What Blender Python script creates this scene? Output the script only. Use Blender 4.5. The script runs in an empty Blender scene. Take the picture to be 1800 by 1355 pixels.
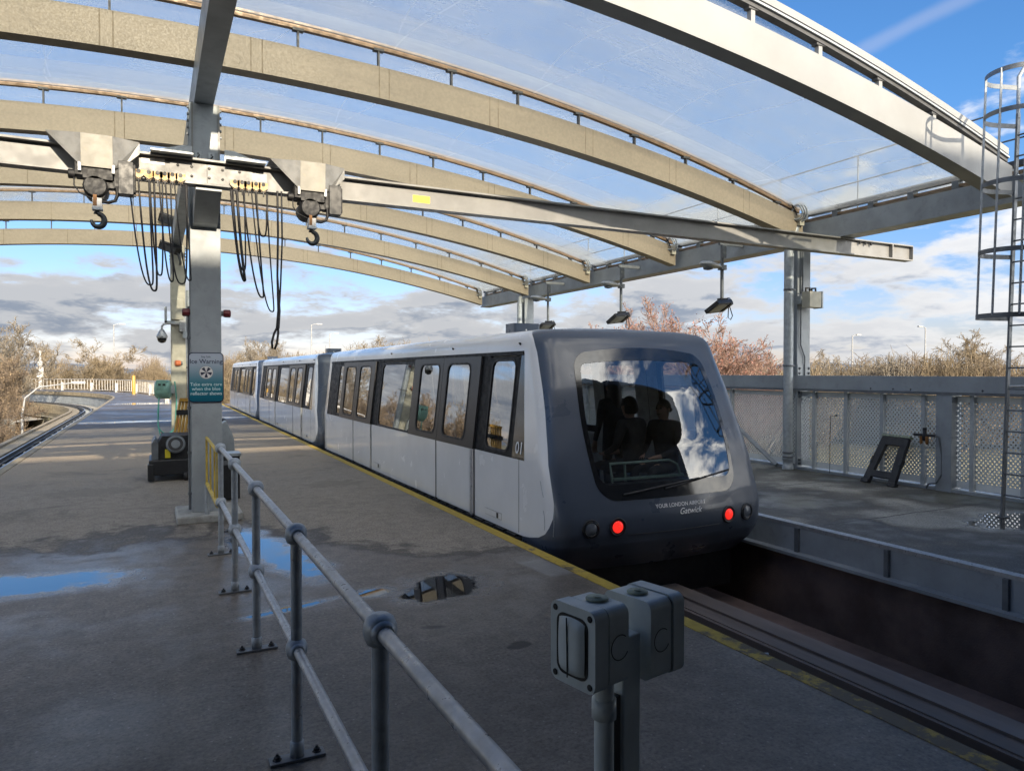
import bpy, bmesh, math, random
from mathutils import Vector, Matrix, Quaternion
R = math.radians
SC = bpy.context.scene
COL = SC.collection

# ------------------------------------------------------------------ camera
cam = bpy.data.cameras.new("camera")
cam.lens = 25.2; cam.sensor_width = 36.0; cam.clip_start = 0.02; cam.clip_end = 20000
camo = bpy.data.objects.new("camera", cam); COL.objects.link(camo)
camo.location = (0, 0, 1.8)
camo.rotation_euler = (R(90 - 1.07), 0, R(-26.57))
SC.camera = camo

# ------------------------------------------------------------------ exposure
SC.view_settings.view_transform = 'Standard'
SC.view_settings.look = 'None'
SC.view_settings.exposure = 1.76
SC.view_settings.gamma = 1.0
SC.view_settings.use_curve_mapping = False
SC.cycles.max_bounces = 10
SC.cycles.transparent_max_bounces = 24
SC.cycles.diffuse_bounces = 4
SC.cycles.glossy_bounces = 4
SC.cycles.caustics_reflective = False
SC.cycles.caustics_refractive = False
SC.cycles.sample_clamp_indirect = 6.0

# ------------------------------------------------------------------ sun and sky
SUN_EL = 22.7
sun = bpy.data.lights.new("sun", 'SUN'); sun.energy = 2.4; sun.angle = R(0.5); sun.color = (1.0, 0.86, 0.66)
suno = bpy.data.objects.new("sun", sun); COL.objects.link(suno)
sd = Vector((-0.035, math.cos(R(SUN_EL)), -math.sin(R(SUN_EL)))).normalized()
suno.rotation_euler = sd.to_track_quat('-Z', 'Y').to_euler()
suno.location = (0, -30, 30)

class NT:
    def __init__(s, tree): s.t = tree
    def n(s, typ, **kw):
        nd = s.t.nodes.new(typ)
        for k, v in kw.items(): setattr(nd, k, v)
        return nd
    def put(s, sock, v):
        if v is None: return
        if hasattr(v, 'is_output') or isinstance(v, bpy.types.NodeSocket): s.t.links.new(v, sock)
        else:
            if sock.type == 'RGBA' and len(v) == 3: v = (*v, 1)
            sock.default_value = v
    def m(s, op, a, b=None, c=None, clamp=False):
        nd = s.n('ShaderNodeMath', operation=op, use_clamp=clamp)
        s.put(nd.inputs[0], a); s.put(nd.inputs[1], b); s.put(nd.inputs[2], c)
        return nd.outputs[0]
    def vm(s, op, a, b=None):
        nd = s.n('ShaderNodeVectorMath', operation=op)
        s.put(nd.inputs[0], a); s.put(nd.inputs[1], b)
        return nd.outputs[1] if op in ('LENGTH', 'DISTANCE', 'DOT_PRODUCT') else nd.outputs[0]
    def mix(s, f, a, b):
        nd = s.n('ShaderNodeMix', data_type='RGBA')
        s.put(nd.inputs[0], f); s.put(nd.inputs[6], a); s.put(nd.inputs[7], b)
        return nd.outputs[2]
    def ramp(s, f, lo, hi, a=0.0, b=1.0, smooth=True):
        nd = s.n('ShaderNodeMapRange', interpolation_type='SMOOTHSTEP' if smooth else 'LINEAR')
        s.put(nd.inputs[0], f); s.put(nd.inputs[1], lo); s.put(nd.inputs[2], hi); s.put(nd.inputs[3], a); s.put(nd.inputs[4], b)
        return nd.outputs[0]
    def noise(s, vec, scale, detail=4, rough=0.55, dist=0.0):
        nd = s.n('ShaderNodeTexNoise')
        if vec is not None: s.put(nd.inputs['Vector'], vec)
        nd.inputs['Scale'].default_value = scale; nd.inputs['Detail'].default_value = detail
        nd.inputs['Roughness'].default_value = rough; nd.inputs['Distortion'].default_value = dist
        return nd.outputs[0]
    def sep(s, v):
        nd = s.n('ShaderNodeSeparateXYZ'); s.put(nd.inputs[0], v); return nd.outputs
    def comb(s, x, y, z):
        nd = s.n('ShaderNodeCombineXYZ'); s.put(nd.inputs[0], x); s.put(nd.inputs[1], y); s.put(nd.inputs[2], z); return nd.outputs[0]

def make_world():
    w = bpy.data.worlds.new("World"); SC.world = w; w.use_nodes = True
    t = w.node_tree; t.nodes.clear(); n = NT(t)
    out = n.n('ShaderNodeOutputWorld'); bg = n.n('ShaderNodeBackground')
    sky = n.n('ShaderNodeTexSky', sky_type='NISHITA', sun_disc=False)
    sky.sun_elevation = R(SUN_EL); sky.sun_rotation = R(180.8); sky.altitude = 50
    sky.air_density = 1.0; sky.dust_density = 0.6; sky.ozone_density = 2.2
    hs = n.n('ShaderNodeHueSaturation'); hs.inputs['Saturation'].default_value = 1.12; hs.inputs['Value'].default_value = 1.0
    t.links.new(sky.outputs[0], hs.inputs['Color'])
    d = n.n('ShaderNodeTexCoord').outputs['Generated']
    x, y, z = n.sep(d)
    zz = n.m('MAXIMUM', z, 0.0)
    den = n.m('ADD', zz, 0.26)
    px = n.m('DIVIDE', x, den); py = n.m('DIVIDE', y, den)
    p = n.comb(px, py, n.m('MULTIPLY', zz, 3.0))
    big = n.noise(p, 2.3, 10, 0.56, 0.2)
    fine = n.noise(n.vm('ADD', p, (7.3, 2.1, 0.0)), 8.0, 8, 0.62, 0.2)
    f = n.m('ADD', n.m('MULTIPLY', big, 0.74), n.m('MULTIPLY', fine, 0.26))
    toward = n.vm('DOT_PRODUCT', d, (0.013, -0.922, 0.386))       # unseen clouds on the sun's side brightened to fill the shade
    glow = n.m('POWER', n.m('MAXIMUM', n.m('ADD', n.m('MULTIPLY', toward, 0.5), 0.5), 0.0), 2.5)
    thr = n.ramp(zz, 0.08, 0.38, 0.410, 0.665, smooth=False)     # cloud bank low over the horizon, clearer overhead
    thr = n.m('SUBTRACT', thr, n.m('MULTIPLY', glow, 0.24))
    cov = n.ramp(n.m('SUBTRACT', f, thr), -0.02, 0.10)
    cov = n.m('MULTIPLY', cov, n.ramp(zz, 0.0, 0.05, 0.85, 0.97))
    dens = n.ramp(n.m('SUBTRACT', f, thr), 0.02, 0.17)
    p2 = n.vm('MULTIPLY', p, (0.95, 0.95, 1.12))
    big2 = n.noise(p2, 2.3, 10, 0.56, 0.2)
    lit = n.ramp(n.m('SUBTRACT', big, big2), -0.045, 0.045)
    shade = n.m('MULTIPLY', dens, n.m('SUBTRACT', 1.0, n.m('MULTIPLY', lit, 0.75)))
    ccol = n.mix(shade, (2.60, 2.60, 2.62), (1.15, 1.33, 1.66))
    cs = n.n('ShaderNodeVectorMath', operation='SCALE'); n.put(cs.inputs[0], ccol); n.put(cs.inputs[3], n.m('ADD', 0.88, n.m('MULTIPLY', glow, 9.5)))
    ccol = n.vm('MULTIPLY', cs.outputs[0], n.mix(n.m('MULTIPLY', glow, 1.6, clamp=True), (1, 1, 1), (1.06, 1.0, 0.88)))
    tint = n.mix(n.ramp(zz, 0.0, 0.35), (0.50, 0.44, 0.56), (0.42, 0.60, 0.76))
    blue = n.vm('MULTIPLY', hs.outputs[0], tint)
    final = n.mix(cov, blue, ccol)
    tr = n.m('ABSOLUTE', n.m('ADD', n.vm('DOT_PRODUCT', d, (0.4740, -0.0398, -0.8796)), n.m('MULTIPLY', n.m('SUBTRACT', n.noise(d, 14, 3), 0.5), 0.010)))
    along = n.m('ABSOLUTE', n.m('SUBTRACT', n.vm('DOT_PRODUCT', d, (-0.46, 0.83, -0.29)), -0.03))
    trail = n.m('MULTIPLY', n.ramp(tr, 0.001, 0.013, 0.17, 0.0), n.ramp(along, 0.03, 0.20, 1.0, 0.0))      # old contrail high on the right
    trail = n.m('MULTIPLY', trail, n.ramp(n.vm('DOT_PRODUCT', d, (0.760, 0.522, 0.386)), 0.96, 0.99))
    final = n.mix(trail, final, (3.4, 3.2, 3.3))
    n.put(bg.inputs[0], final); bg.inputs[1].default_value = 0.085
    t.links.new(bg.outputs[0], out.inputs[0])
make_world()

# ------------------------------------------------------------------ materials
def new_mat(name):
    m = bpy.data.materials.new(name); m.use_nodes = True
    t = m.node_tree; t.nodes.clear(); n = NT(t)
    out = n.n('ShaderNodeOutputMaterial'); b = n.n('ShaderNodeBsdfPrincipled')
    t.links.new(b.outputs[0], out.inputs[0])
    return m, n, b, out

def mat(name, col, rough=0.5, metal=0.0, var=0.25, scale=6.0, bump=0.0, bscale=60.0, coat=0.0, spec=0.5, stretch=(1, 1, 1), dirt=None, dirt_amt=0.5, emit=None, rvar=0.12):
    m, n, b, out = new_mat(name)
    co = n.n('ShaderNodeTexCoord').outputs['Object']
    v = n.vm('MULTIPLY', co, stretch)
    nz = n.noise(v, scale, 6, 0.6)
    k = n.ramp(nz, 0.3, 0.7, 1 - var, 1 + var * 0.6)
    c = n.vm('SCALE', col if False else n.comb(*col), None)
    c.node.inputs[3].default_value = 1.0
    n.put(c.node.inputs[3], k)
    if dirt:
        nd = n.noise(v, scale * 3.1, 7, 0.65, 0.4)
        c = n.mix(n.ramp(nd, 0.52, 0.74, 0.0, dirt_amt), c, dirt)
    n.put(b.inputs['Base Color'], c)
    n.put(b.inputs['Roughness'], n.ramp(n.noise(v, scale * 2.3, 4), 0.3, 0.7, max(0.02, rough - rvar), min(1, rough + rvar)))
    b.inputs['Metallic'].default_value = metal
    b.inputs['Specular IOR Level'].default_value = spec
    if coat: b.inputs['Coat Weight'].default_value = coat; b.inputs['Coat Roughness'].default_value = 0.06
    if bump:
        bp = n.n('ShaderNodeBump'); bp.inputs['Strength'].default_value = bump; bp.inputs['Distance'].default_value = 0.01
        n.put(bp.inputs['Height'], n.noise(co, bscale, 5, 0.6)); n.put(b.inputs['Normal'], bp.outputs[0])
    if emit:
        n.put(b.inputs['Emission Color'], emit[0]); b.inputs['Emission Strength'].default_value = emit[1]
    return m

def glass_mat(name, tint, refl_lo, refl_hi, rough=0.01):
    m = bpy.data.materials.new(name); m.use_nodes = True
    t = m.node_tree; t.nodes.clear(); n = NT(t)
    out = n.n('ShaderNodeOutputMaterial')
    tr = n.n('ShaderNodeBsdfTransparent'); n.put(tr.inputs[0], tint)
    gl = n.n('ShaderNodeBsdfGlossy'); gl.inputs['Roughness'].default_value = rough; n.put(gl.inputs[0], (0.95, 0.97, 1.0))
    lw = n.n('ShaderNodeLayerWeight'); lw.inputs[0].default_value = 0.5
    fac = n.ramp(n.m('POWER', lw.outputs['Facing'], 2.2), 0, 1, refl_lo, refl_hi, smooth=False)
    mx = n.n('ShaderNodeMixShader'); n.put(mx.inputs[0], fac)
    t.links.new(tr.outputs[0], mx.inputs[1]); t.links.new(gl.outputs[0], mx.inputs[2]); t.links.new(mx.outputs[0], out.inputs[0])
    return m

def film_mat():
    m = bpy.data.materials.new("clear_roof_film"); m.use_nodes = True
    t = m.node_tree; t.nodes.clear(); n = NT(t)
    out = n.n('ShaderNodeOutputMaterial')
    co = n.n('ShaderNodeTexCoord').outputs['Object']
    x, y, z = n.sep(co)
    fyb = n.m('FRACT', n.m('DIVIDE', n.m('ADD', y, 9.7 - 5.97), 3.6))
    wob = n.m('MULTIPLY', n.m('SINE', n.m('MULTIPLY', fyb, 1.9)), 0.9)
    fx = n.m('FRACT', n.m('DIVIDE', n.m('ADD', x, wob), 2.15))
    seam = n.ramp(n.m('ABSOLUTE', n.m('SUBTRACT', fx, 0.5)), 0.003, 0.009, 1.0, 0.0)
    streak = n.noise(n.vm('MULTIPLY', co, (0.5, 5.0, 1.0)), 1.3, 6, 0.65, 0.3)
    blot = n.noise(co, 0.55, 5, 0.6, 0.5)
    dirt = n.m('ADD', n.ramp(streak, 0.45, 0.8, 0.0, 0.10), n.ramp(blot, 0.42, 0.75, 0.0, 0.12))
    fy = n.m('FRACT', n.m('DIVIDE', n.m('ADD', y, 9.7 - 5.97), 3.6))
    edge = n.m('MULTIPLY', n.ramp(fy, 0.80, 0.82), n.ramp(fy, 0.965, 0.985, 1.0, 0.3))     # welded double edge strip beside each rail
    fac = n.m('ADD', n.m('ADD', n.m('ADD', 0.22, dirt), n.m('MULTIPLY', seam, 0.10)), n.m('MULTIPLY', edge, 0.18), clamp=True)
    tr = n.n('ShaderNodeBsdfTransparent'); n.put(tr.inputs[0], (0.91, 0.93, 0.92))
    df = n.n('ShaderNodeBsdfTranslucent'); n.put(df.inputs[0], (0.72, 0.74, 0.74))
    d2 = n.n('ShaderNodeBsdfDiffuse'); n.put(d2.inputs[0], (0.66, 0.66, 0.64))
    m1 = n.n('ShaderNodeMixShader'); m1.inputs[0].default_value = 0.4
    t.links.new(df.outputs[0], m1.inputs[1]); t.links.new(d2.outputs[0], m1.inputs[2])
    mx = n.n('ShaderNodeMixShader'); n.put(mx.inputs[0], fac)
    t.links.new(tr.outputs[0], mx.inputs[1]); t.links.new(m1.outputs[0], mx.inputs[2])
    gl = n.n('ShaderNodeBsdfGlossy'); gl.inputs['Roughness'].default_value = 0.12
    lw = n.n('ShaderNodeLayerWeight'); lw.inputs[0].default_value = 0.35
    m3 = n.n('ShaderNodeMixShader'); n.put(m3.inputs[0], n.ramp(lw.outputs['Fresnel'], 0, 1, 0.0, 0.35, smooth=False))
    t.links.new(mx.outputs[0], m3.inputs[1]); t.links.new(gl.outputs[0], m3.inputs[2]); t.links.new(m3.outputs[0], out.inputs[0])
    return m

def perforated_mat():
    m, n, b, out = new_mat("perforated_grey_sheet")
    co = n.n('ShaderNodeTexCoord').outputs['Object']
    x, y, z = n.sep(co)
    P = 0.062
    def dots(oy, oz):
        fy = n.m('SUBTRACT', n.m('FRACT', n.m('DIVIDE', n.m('ADD', y, 100 + oy), P)), 0.5)
        fz = n.m('SUBTRACT', n.m('FRACT', n.m('DIVIDE', n.m('ADD', z, 100 + oz), P * 1.2)), 0.5)
        fz = n.m('MULTIPLY', fz, 1.2)
        d = n.m('SQRT', n.m('ADD', n.m('MULTIPLY', fy, fy), n.m('MULTIPLY', fz, fz)))
        return n.m('LESS_THAN', d, 0.225)
    holes = n.m('MAXIMUM', dots(0, 0), dots(P / 2, P * 0.6))
    rim = n.m('MULTIPLY', n.m('GREATER_THAN', z, 0.17), n.m('LESS_THAN', z, 1.36))
    fy = n.m('FRACT', n.m('DIVIDE', y, 50.0))
    h = n.m('MULTIPLY', holes, rim)
    nz = n.noise(co, 3.0, 5)
    n.put(b.inputs['Base Color'], n.mix(n.ramp(nz, 0.3, 0.7), (0.74, 0.76, 0.74), (0.82, 0.84, 0.82)))
    b.inputs['Roughness'].default_value = 0.55
    tr = n.n('ShaderNodeBsdfTransparent')
    mx = n.n('ShaderNodeMixShader'); n.put(mx.inputs[0], h)
    m.node_tree.links.new(b.outputs[0], mx.inputs[1]); m.node_tree.links.new(tr.outputs[0], mx.inputs[2])
    m.node_tree.links.new(mx.outputs[0], out.inputs[0])
    return m

# wet platform: puddles and damp areas as real roughness / water patches at fixed places of the floor
PUDDLES = [(-1.20, 7.28, 0.86, 0.36, -0.12), (1.05, 7.55, 0.24, 1.05, 0.22), (2.15, 5.62, 0.40, 0.30, 0.5), (1.62, 5.72, 0.20, 0.12, 0.3),
           (0.92, 5.62, 0.34, 0.07, 0.25), (-0.7, 29.4, 1.5, 0.42, 0.05), (2.4, 30.5, 0.8, 0.45, 0.0), (-0.4, 46.0, 1.4, 1.2, 0.0), (2.2, 41.0, 1.0, 0.7, 0.0),
           (2.5, 36.0, 0.8, 0.5, 0.0)]
def platform_mat(name="wet_platform_concrete", puddles=PUDDLES, kind=0):
    m, n, b, out = new_mat(name)
    pos = n.n('ShaderNodeNewGeometry').outputs['Position']
    x, y, z = n.sep(pos)
    nb = n.noise(pos, 1.6, 6, 0.62, 0.3); nl = n.noise(pos, 0.45, 4, 0.55); ng = n.noise(pos, 90, 4, 0.7)
    nm = n.noise(pos, 7, 6, 0.65)
    w1 = n.m('SUBTRACT', nb, 0.5)
    dist = None
    for (cx, cy, rx, ry, a) in puddles:
        dx = n.m('SUBTRACT', x, cx); dy = n.m('SUBTRACT', y, cy)
        ca, sa = math.cos(a), math.sin(a)
        u = n.m('DIVIDE', n.m('ADD', n.m('MULTIPLY', dx, ca), n.m('MULTIPLY', dy, sa)), rx)
        v = n.m('DIVIDE', n.m('SUBTRACT', n.m('MULTIPLY', dy, ca), n.m('MULTIPLY', dx, sa)), ry)
        d = n.m('SUBTRACT', n.m('SQRT', n.m('ADD', n.m('MULTIPLY', u, u), n.m('MULTIPLY', v, v))), 1.0)
        dist = d if dist is None else n.m('MINIMUM', dist, d)
    pd = n.m('ADD', dist, n.m('ADD', n.m('MULTIPLY', w1, 2.3), n.m('MULTIPLY', n.m('SUBTRACT', nm, 0.5), 0.5))) if dist is not None else None
    if kind == 0:
        # damp zone: everything nearer than a wandering line, and a far band
        line = n.m('SUBTRACT', 8.7, n.ramp(x, 0.3, 2.6, 0.0, 2.0))
        dz = n.m('ADD', n.m('SUBTRACT', n.m('ADD', y, n.m('MULTIPLY', w1, 2.2)), line), n.m('MULTIPLY', n.m('SUBTRACT', nl, 0.5), 3.2))
        damp = n.ramp(n.m('ADD', dz, n.m('MULTIPLY', n.m('SUBTRACT', nm, 0.5), 0.9)), -0.35, 0.55, 1.0, 0.0)
        far = n.ramp(n.m('ADD', y, n.m('MULTIPLY', w1, 6)), 25.0, 31.0, 0.0, 0.85)
        damp = n.m('MAXIMUM', damp, far)
        ring = n.ramp(n.m('ADD', pd, n.m('MULTIPLY', w1, 0.8)), 0.25, 0.9, 1.0, 0.0)
        damp = n.m('MAXIMUM', damp, ring)
    else:
        damp = n.ramp(n.m('ADD', nl, n.m('MULTIPLY', w1, 0.25)), 0.40, 0.66)
    rim = n.m('MULTIPLY', n.m('MULTIPLY', damp, n.m('SUBTRACT', 1.0, damp)), 3.0, clamp=True)
    sheen = n.m('MULTIPLY', damp, n.ramp(n.m('ADD', nl, n.m('MULTIPLY', w1, 0.6)), 0.44, 0.62))
    pud = n.ramp(n.m('ADD', pd, n.m('MULTIPLY', n.m('SUBTRACT', nm, 0.5), 0.35)), -0.22, 0.04, 1.0, 0.0) if pd is not None else None
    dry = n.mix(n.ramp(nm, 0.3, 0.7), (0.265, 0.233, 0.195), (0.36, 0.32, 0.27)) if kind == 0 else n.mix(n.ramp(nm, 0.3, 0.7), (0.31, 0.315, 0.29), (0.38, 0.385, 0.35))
    if kind == 0: dry = n.mix(n.ramp(n.m('ADD', y, n.m('MULTIPLY', w1, 4.0)), 12.0, 17.0), dry, (0.46, 0.37, 0.265))  # paler far tan put in the colour to brighten the sun stripes
    dry = n.mix(n.ramp(ng, 0.38, 0.66, 0.0, 0.62), dry, (0.07, 0.06, 0.05))
    wet = n.mix(n.ramp(nm, 0.3, 0.7), (0.112, 0.093, 0.075), (0.180, 0.152, 0.124))
    if kind == 1: wet = n.mix(n.ramp(nm, 0.3, 0.7), (0.19, 0.185, 0.15), (0.255, 0.25, 0.21))
    vo = n.n('ShaderNodeTexVoronoi'); n.put(vo.inputs['Vector'], pos); vo.inputs['Scale'].default_value = 24
    rc = n.sep(vo.outputs['Color'])[0]
    grain = n.noise(pos, 42, 5, 0.75)
    speck = n.m('MULTIPLY', n.ramp(vo.outputs['Distance'], 0.10, 0.17, 1.0, 0.0), n.m('GREATER_THAN', rc, 0.72))
    vo2 = n.n('ShaderNodeTexVoronoi'); n.put(vo2.inputs['Vector'], pos); vo2.inputs['Scale'].default_value = 16
    pit = n.m('MULTIPLY', n.ramp(vo2.outputs['Distance'], 0.06, 0.22, 1.0, 0.0), n.m('GREATER_THAN', n.sep(vo2.outputs['Color'])[1], 0.86))
    c = n.mix(rim, n.mix(damp, dry, wet), (0.03, 0.026, 0.023))
    c = n.mix(n.ramp(grain, 0.48, 0.64, 0.0, 0.62), c, (0.028, 0.024, 0.021))
    c = n.mix(n.ramp(grain, 0.36, 0.47, 0.40, 0.0), c, (0.26, 0.235, 0.20))
    c = n.mix(n.m('MULTIPLY', speck, 0.6), c, (0.36, 0.34, 0.31))
    c = n.mix(n.m('MULTIPLY', pit, 0.6), c, (0.02, 0.018, 0.016))
    stain = n.ramp(n.noise(pos, 0.9, 8, 0.68, 0.8), 0.50, 0.72)
    c = n.mix(n.m('MULTIPLY', stain, 0.45), c, (0.055, 0.048, 0.042))
    if kind == 1:
        jy = n.m('ABSOLUTE', n.m('SUBTRACT', n.m('FRACT', n.m('DIVIDE', n.m('ADD', y, n.m('MULTIPLY', w1, 0.10)), 2.35)), 0.5))
        c = n.mix(n.ramp(jy, 0.004, 0.009, 0.8, 0.0), c, (0.03, 0.03, 0.028))
        moss = n.m('MULTIPLY', n.ramp(x, 8.2, 10.4), n.ramp(n.m('ADD', nl, n.m('MULTIPLY', w1, 0.5)), 0.45, 0.62))
        c = n.mix(n.m('MULTIPLY', moss, 0.65), c, (0.085, 0.085, 0.055))
    def rect(cx, cy, rx, ry, a):
        dx = n.m('SUBTRACT', x, cx); dy = n.m('SUBTRACT', y, cy); ca, sa = math.cos(a), math.sin(a)
        u = n.m('ABSOLUTE', n.m('ADD', n.m('MULTIPLY', dx, ca / rx), n.m('MULTIPLY', dy, sa / rx))); v = n.m('ABSOLUTE', n.m('SUBTRACT', n.m('MULTIPLY', dy, ca / ry), n.m('MULTIPLY', dx, sa / ry)))
        e = n.m('MAXIMUM', u, v) if rx == 0.14 else n.m('SQRT', n.m('ADD', n.m('MULTIPLY', u, u), n.m('MULTIPLY', v, v)))
        return n.m('ADD', e, n.m('MULTIPLY', n.m('SUBTRACT', nm, 0.5), 0.25 if rx == 0.14 else 1.6))
    if kind == 0:
        for (cx, cy, rx, ry, a, colr, amt) in ((3.22, 5.75, 0.14, 0.30, 0.1, (0.24, 0.235, 0.225), 0.7), (2.14, 4.18, 0.10, 0.06, 0.4, (0.012, 0.011, 0.01), 0.9), (1.75, 4.75, 0.10, 0.03, -0.3, (0.02, 0.018, 0.016), 0.7), (2.6, 11.6, 0.5, 0.35, 0.05, (0.15, 0.13, 0.105), 0.5), (-0.9, 12.4, 0.7, 0.45, 0.0, (0.16, 0.14, 0.115), 0.45)):
            c = n.mix(n.ramp(rect(cx, cy, rx, ry, a), 0.75, 1.1, amt, 0.0), c, colr)
    r = n.ramp(damp, 0, 1, 0.80, 0.50, smooth=False)
    r = n.m('SUBTRACT', r, n.m('MULTIPLY', sheen, 0.20))
    if pd is not None: r = n.m('MULTIPLY', r, n.ramp(pd, 0.0, 0.55, 0.38, 1.0))
    if pud is not None:
        c = n.mix(pud, c, (0.014, 0.014, 0.016)); r = n.m('MULTIPLY', r, n.m('SUBTRACT', 1.0, n.m('MULTIPLY', pud, 0.985)))
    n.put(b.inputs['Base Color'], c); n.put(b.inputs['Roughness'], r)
    b.inputs['Specular IOR Level'].default_value = 0.5
    if pud is not None: n.put(b.inputs['Specular IOR Level'], n.ramp(pud, 0, 1, 0.40, 1.0))
    bp = n.n('ShaderNodeBump'); bp.inputs['Distance'].default_value = 0.006
    st = n.m('SUBTRACT', 0.55, n.m('MULTIPLY', damp, 0.25))
    if pud is not None: st = n.m('MULTIPLY', st, n.m('SUBTRACT', 1.0, pud))
    n.put(bp.inputs['Strength'], st); n.put(bp.inputs['Height'], n.m('ADD', ng, n.m('MULTIPLY', nm, 2.0))); n.put(b.inputs['Normal'], bp.outputs[0])
    return m

def sign_mat():
    m, n, b, out = new_mat("ice_sign_face")
    z = n.sep(n.n('ShaderNodeTexCoord').outputs['Generated'])[2]
    c = n.mix(n.ramp(z, 0.25, 0.95), (0.005, 0.16, 0.22), (0.42, 0.47, 0.55))
    c = n.mix(n.ramp(z, 0.0, 0.35), (0.0, 0.10, 0.16), c)
    n.put(b.inputs['Base Color'], c); b.inputs['Roughness'].default_value = 0.4
    return m

M = {}
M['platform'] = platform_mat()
M['platform_right'] = platform_mat("grey_green_deck_concrete", [(9.25, 4.95, 0.7, 0.45, 0.2)], 1)
def line_mat():
    m, n, b, out = new_mat("worn_yellow_paint")
    pos = n.n('ShaderNodeNewGeometry').outputs['Position']; x, y, z = n.sep(pos)
    w = n.m('ADD', n.m('MULTIPLY', n.noise(pos, 6, 7, 0.7), 0.7), n.m('MULTIPLY', n.noise(pos, 0.8, 3), 0.3))
    worn = n.ramp(n.m('SUBTRACT', w, n.ramp(y, 2.0, 7.0, 0.02, 0.20, smooth=False)), 0.36, 0.46)
    c = n.mix(worn, n.mix(n.noise(pos, 14, 4), (0.30, 0.20, 0.02), (0.52, 0.37, 0.05)), (0.11, 0.085, 0.05))
    n.put(b.inputs['Base Color'], c); b.inputs['Roughness'].default_value = 0.7
    bp = n.n('ShaderNodeBump'); bp.inputs['Strength'].default_value = 0.5; bp.inputs['Distance'].default_value = 0.01; n.put(bp.inputs['Height'], n.noise(pos, 30, 6, 0.7)); n.put(b.inputs['Normal'], bp.outputs[0])
    return m
M['yellow_line'] = line_mat()
M['kerb'] = mat("tan_concrete_edge", (0.30, 0.25, 0.17), 0.8, var=0.3, scale=4, bump=0.3)
M['concrete'] = mat("pale_concrete", (0.36, 0.33, 0.27), 0.85, var=0.25, scale=2, bump=0.3, dirt=(0.12, 0.11, 0.09))
M['plinth'] = mat("plinth_concrete", (0.36, 0.36, 0.34), 0.85, var=0.25, scale=5, bump=0.4, dirt=(0.1, 0.1, 0.08))
M['pit'] = mat("dark_reddish_pit_concrete", (0.165, 0.115, 0.10), 0.85, var=0.4, scale=1.5, bump=0.4)  # dark reddish tone stands in for shade and a reflected red haze
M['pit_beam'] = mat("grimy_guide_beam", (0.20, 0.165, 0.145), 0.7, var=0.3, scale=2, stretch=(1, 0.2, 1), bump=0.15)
M['steel'] = mat("blue_grey_painted_steel", (0.32, 0.35, 0.375), 0.45, var=0.14, scale=2.5, dirt=(0.12, 0.12, 0.12), dirt_amt=0.25)
M['steel_light'] = mat("pale_grey_painted_steel", (0.21, 0.21, 0.207), 0.45, var=0.14, scale=2.5, dirt=(0.2, 0.18, 0.15), dirt_amt=0.35)
M['rib_tan'] = mat("film_lit_grimy_beige_steel", (0.275, 0.231, 0.170), 0.55, var=0.10, scale=22, bump=0.05, bscale=120, dirt=(0.32, 0.272, 0.195), dirt_amt=0.22)  # warm tint of sun through the roof film put in colour, plus grime
M['rib_white'] = mat("off_white_steel", (0.275, 0.281, 0.283), 0.5, var=0.07, scale=1.5)
M['seam'] = mat("dark_seam", (0.21, 0.17, 0.115), 0.7)
M['bronze'] = mat("bronze_clamp_rail", (0.24, 0.155, 0.09), 0.45, metal=0.2, var=0.25)
M['dark_rail'] = mat("dark_edge_gasket", (0.07, 0.07, 0.072), 0.5)
M['film'] = film_mat()
M['galv'] = mat("dull_galvanised_steel", (0.385, 0.42, 0.445), 0.45, metal=0.2, var=0.2, scale=12, dirt=(0.18, 0.19, 0.20), dirt_amt=0.4, bump=0.1)
M['galv_light'] = mat("bright_galvanised_rail", (0.42, 0.43, 0.44), 0.38, metal=0.45, var=0.18, scale=16, dirt=(0.24, 0.24, 0.24), dirt_amt=0.3)
M['galv_dark'] = mat("weathered_ladder_steel", (0.16, 0.175, 0.19), 0.5, metal=0.3, var=0.2)
M['yellow'] = mat("faded_yellow_paint", (0.56, 0.40, 0.06), 0.55, var=0.3, scale=6, dirt=(0.3, 0.2, 0.1))
M['yellow_plastic'] = mat("yellow_plastic", (0.42, 0.24, 0.045), 0.4, var=0.15)
M['label_yellow'] = mat("bright_yellow_label", (0.80, 0.66, 0.04), 0.5, var=0.1)
M['white_label'] = mat("white_label", (0.74, 0.73, 0.70), 0.5, var=0.1)
M['black'] = mat("black_rubber", (0.012, 0.012, 0.014), 0.55, var=0.3)
M['black_dirty'] = mat("grimy_black_steel", (0.018, 0.018, 0.020), 0.6, var=0.5, scale=8, dirt=(0.05, 0.045, 0.04), dirt_amt=0.15)
M['black_plastic'] = mat("black_plastic", (0.016, 0.017, 0.020), 0.45, var=0.3)
M['black_gloss'] = mat("black_gloss_trim", (0.010, 0.011, 0.013), 0.12, var=0.2, coat=0.4, rvar=0.04)
M['train_white'] = mat("glossy_white_bodywork", (0.82, 0.83, 0.84), 0.26, var=0.05, scale=1.5, coat=0.6, rvar=0.015)
M['train_grey'] = mat("satin_slate_grey_bodywork", (0.062, 0.080, 0.114), 0.36, var=0.10, scale=1.2, coat=0.25, rvar=0.10)
M['band'] = mat('black_window_band', (0.012, 0.013, 0.015), 0.45, var=0.1, spec=0.12)
M['door_frame'] = mat('dark_grey_door_frame', (0.035, 0.035, 0.037), 0.30, var=0.05, spec=0.3, rvar=0.02)
M['train_recess'] = mat("dark_lamp_recess", (0.02, 0.022, 0.027), 0.4)
M['gangway'] = mat("dark_gangway", (0.10, 0.10, 0.105), 0.6)
M['glass_side'] = glass_mat("tinted_side_glass", (0.70, 0.74, 0.76), 0.24, 0.85)
M['glass_front'] = glass_mat("windscreen_glass", (0.72, 0.75, 0.77), 0.11, 0.48)
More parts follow.
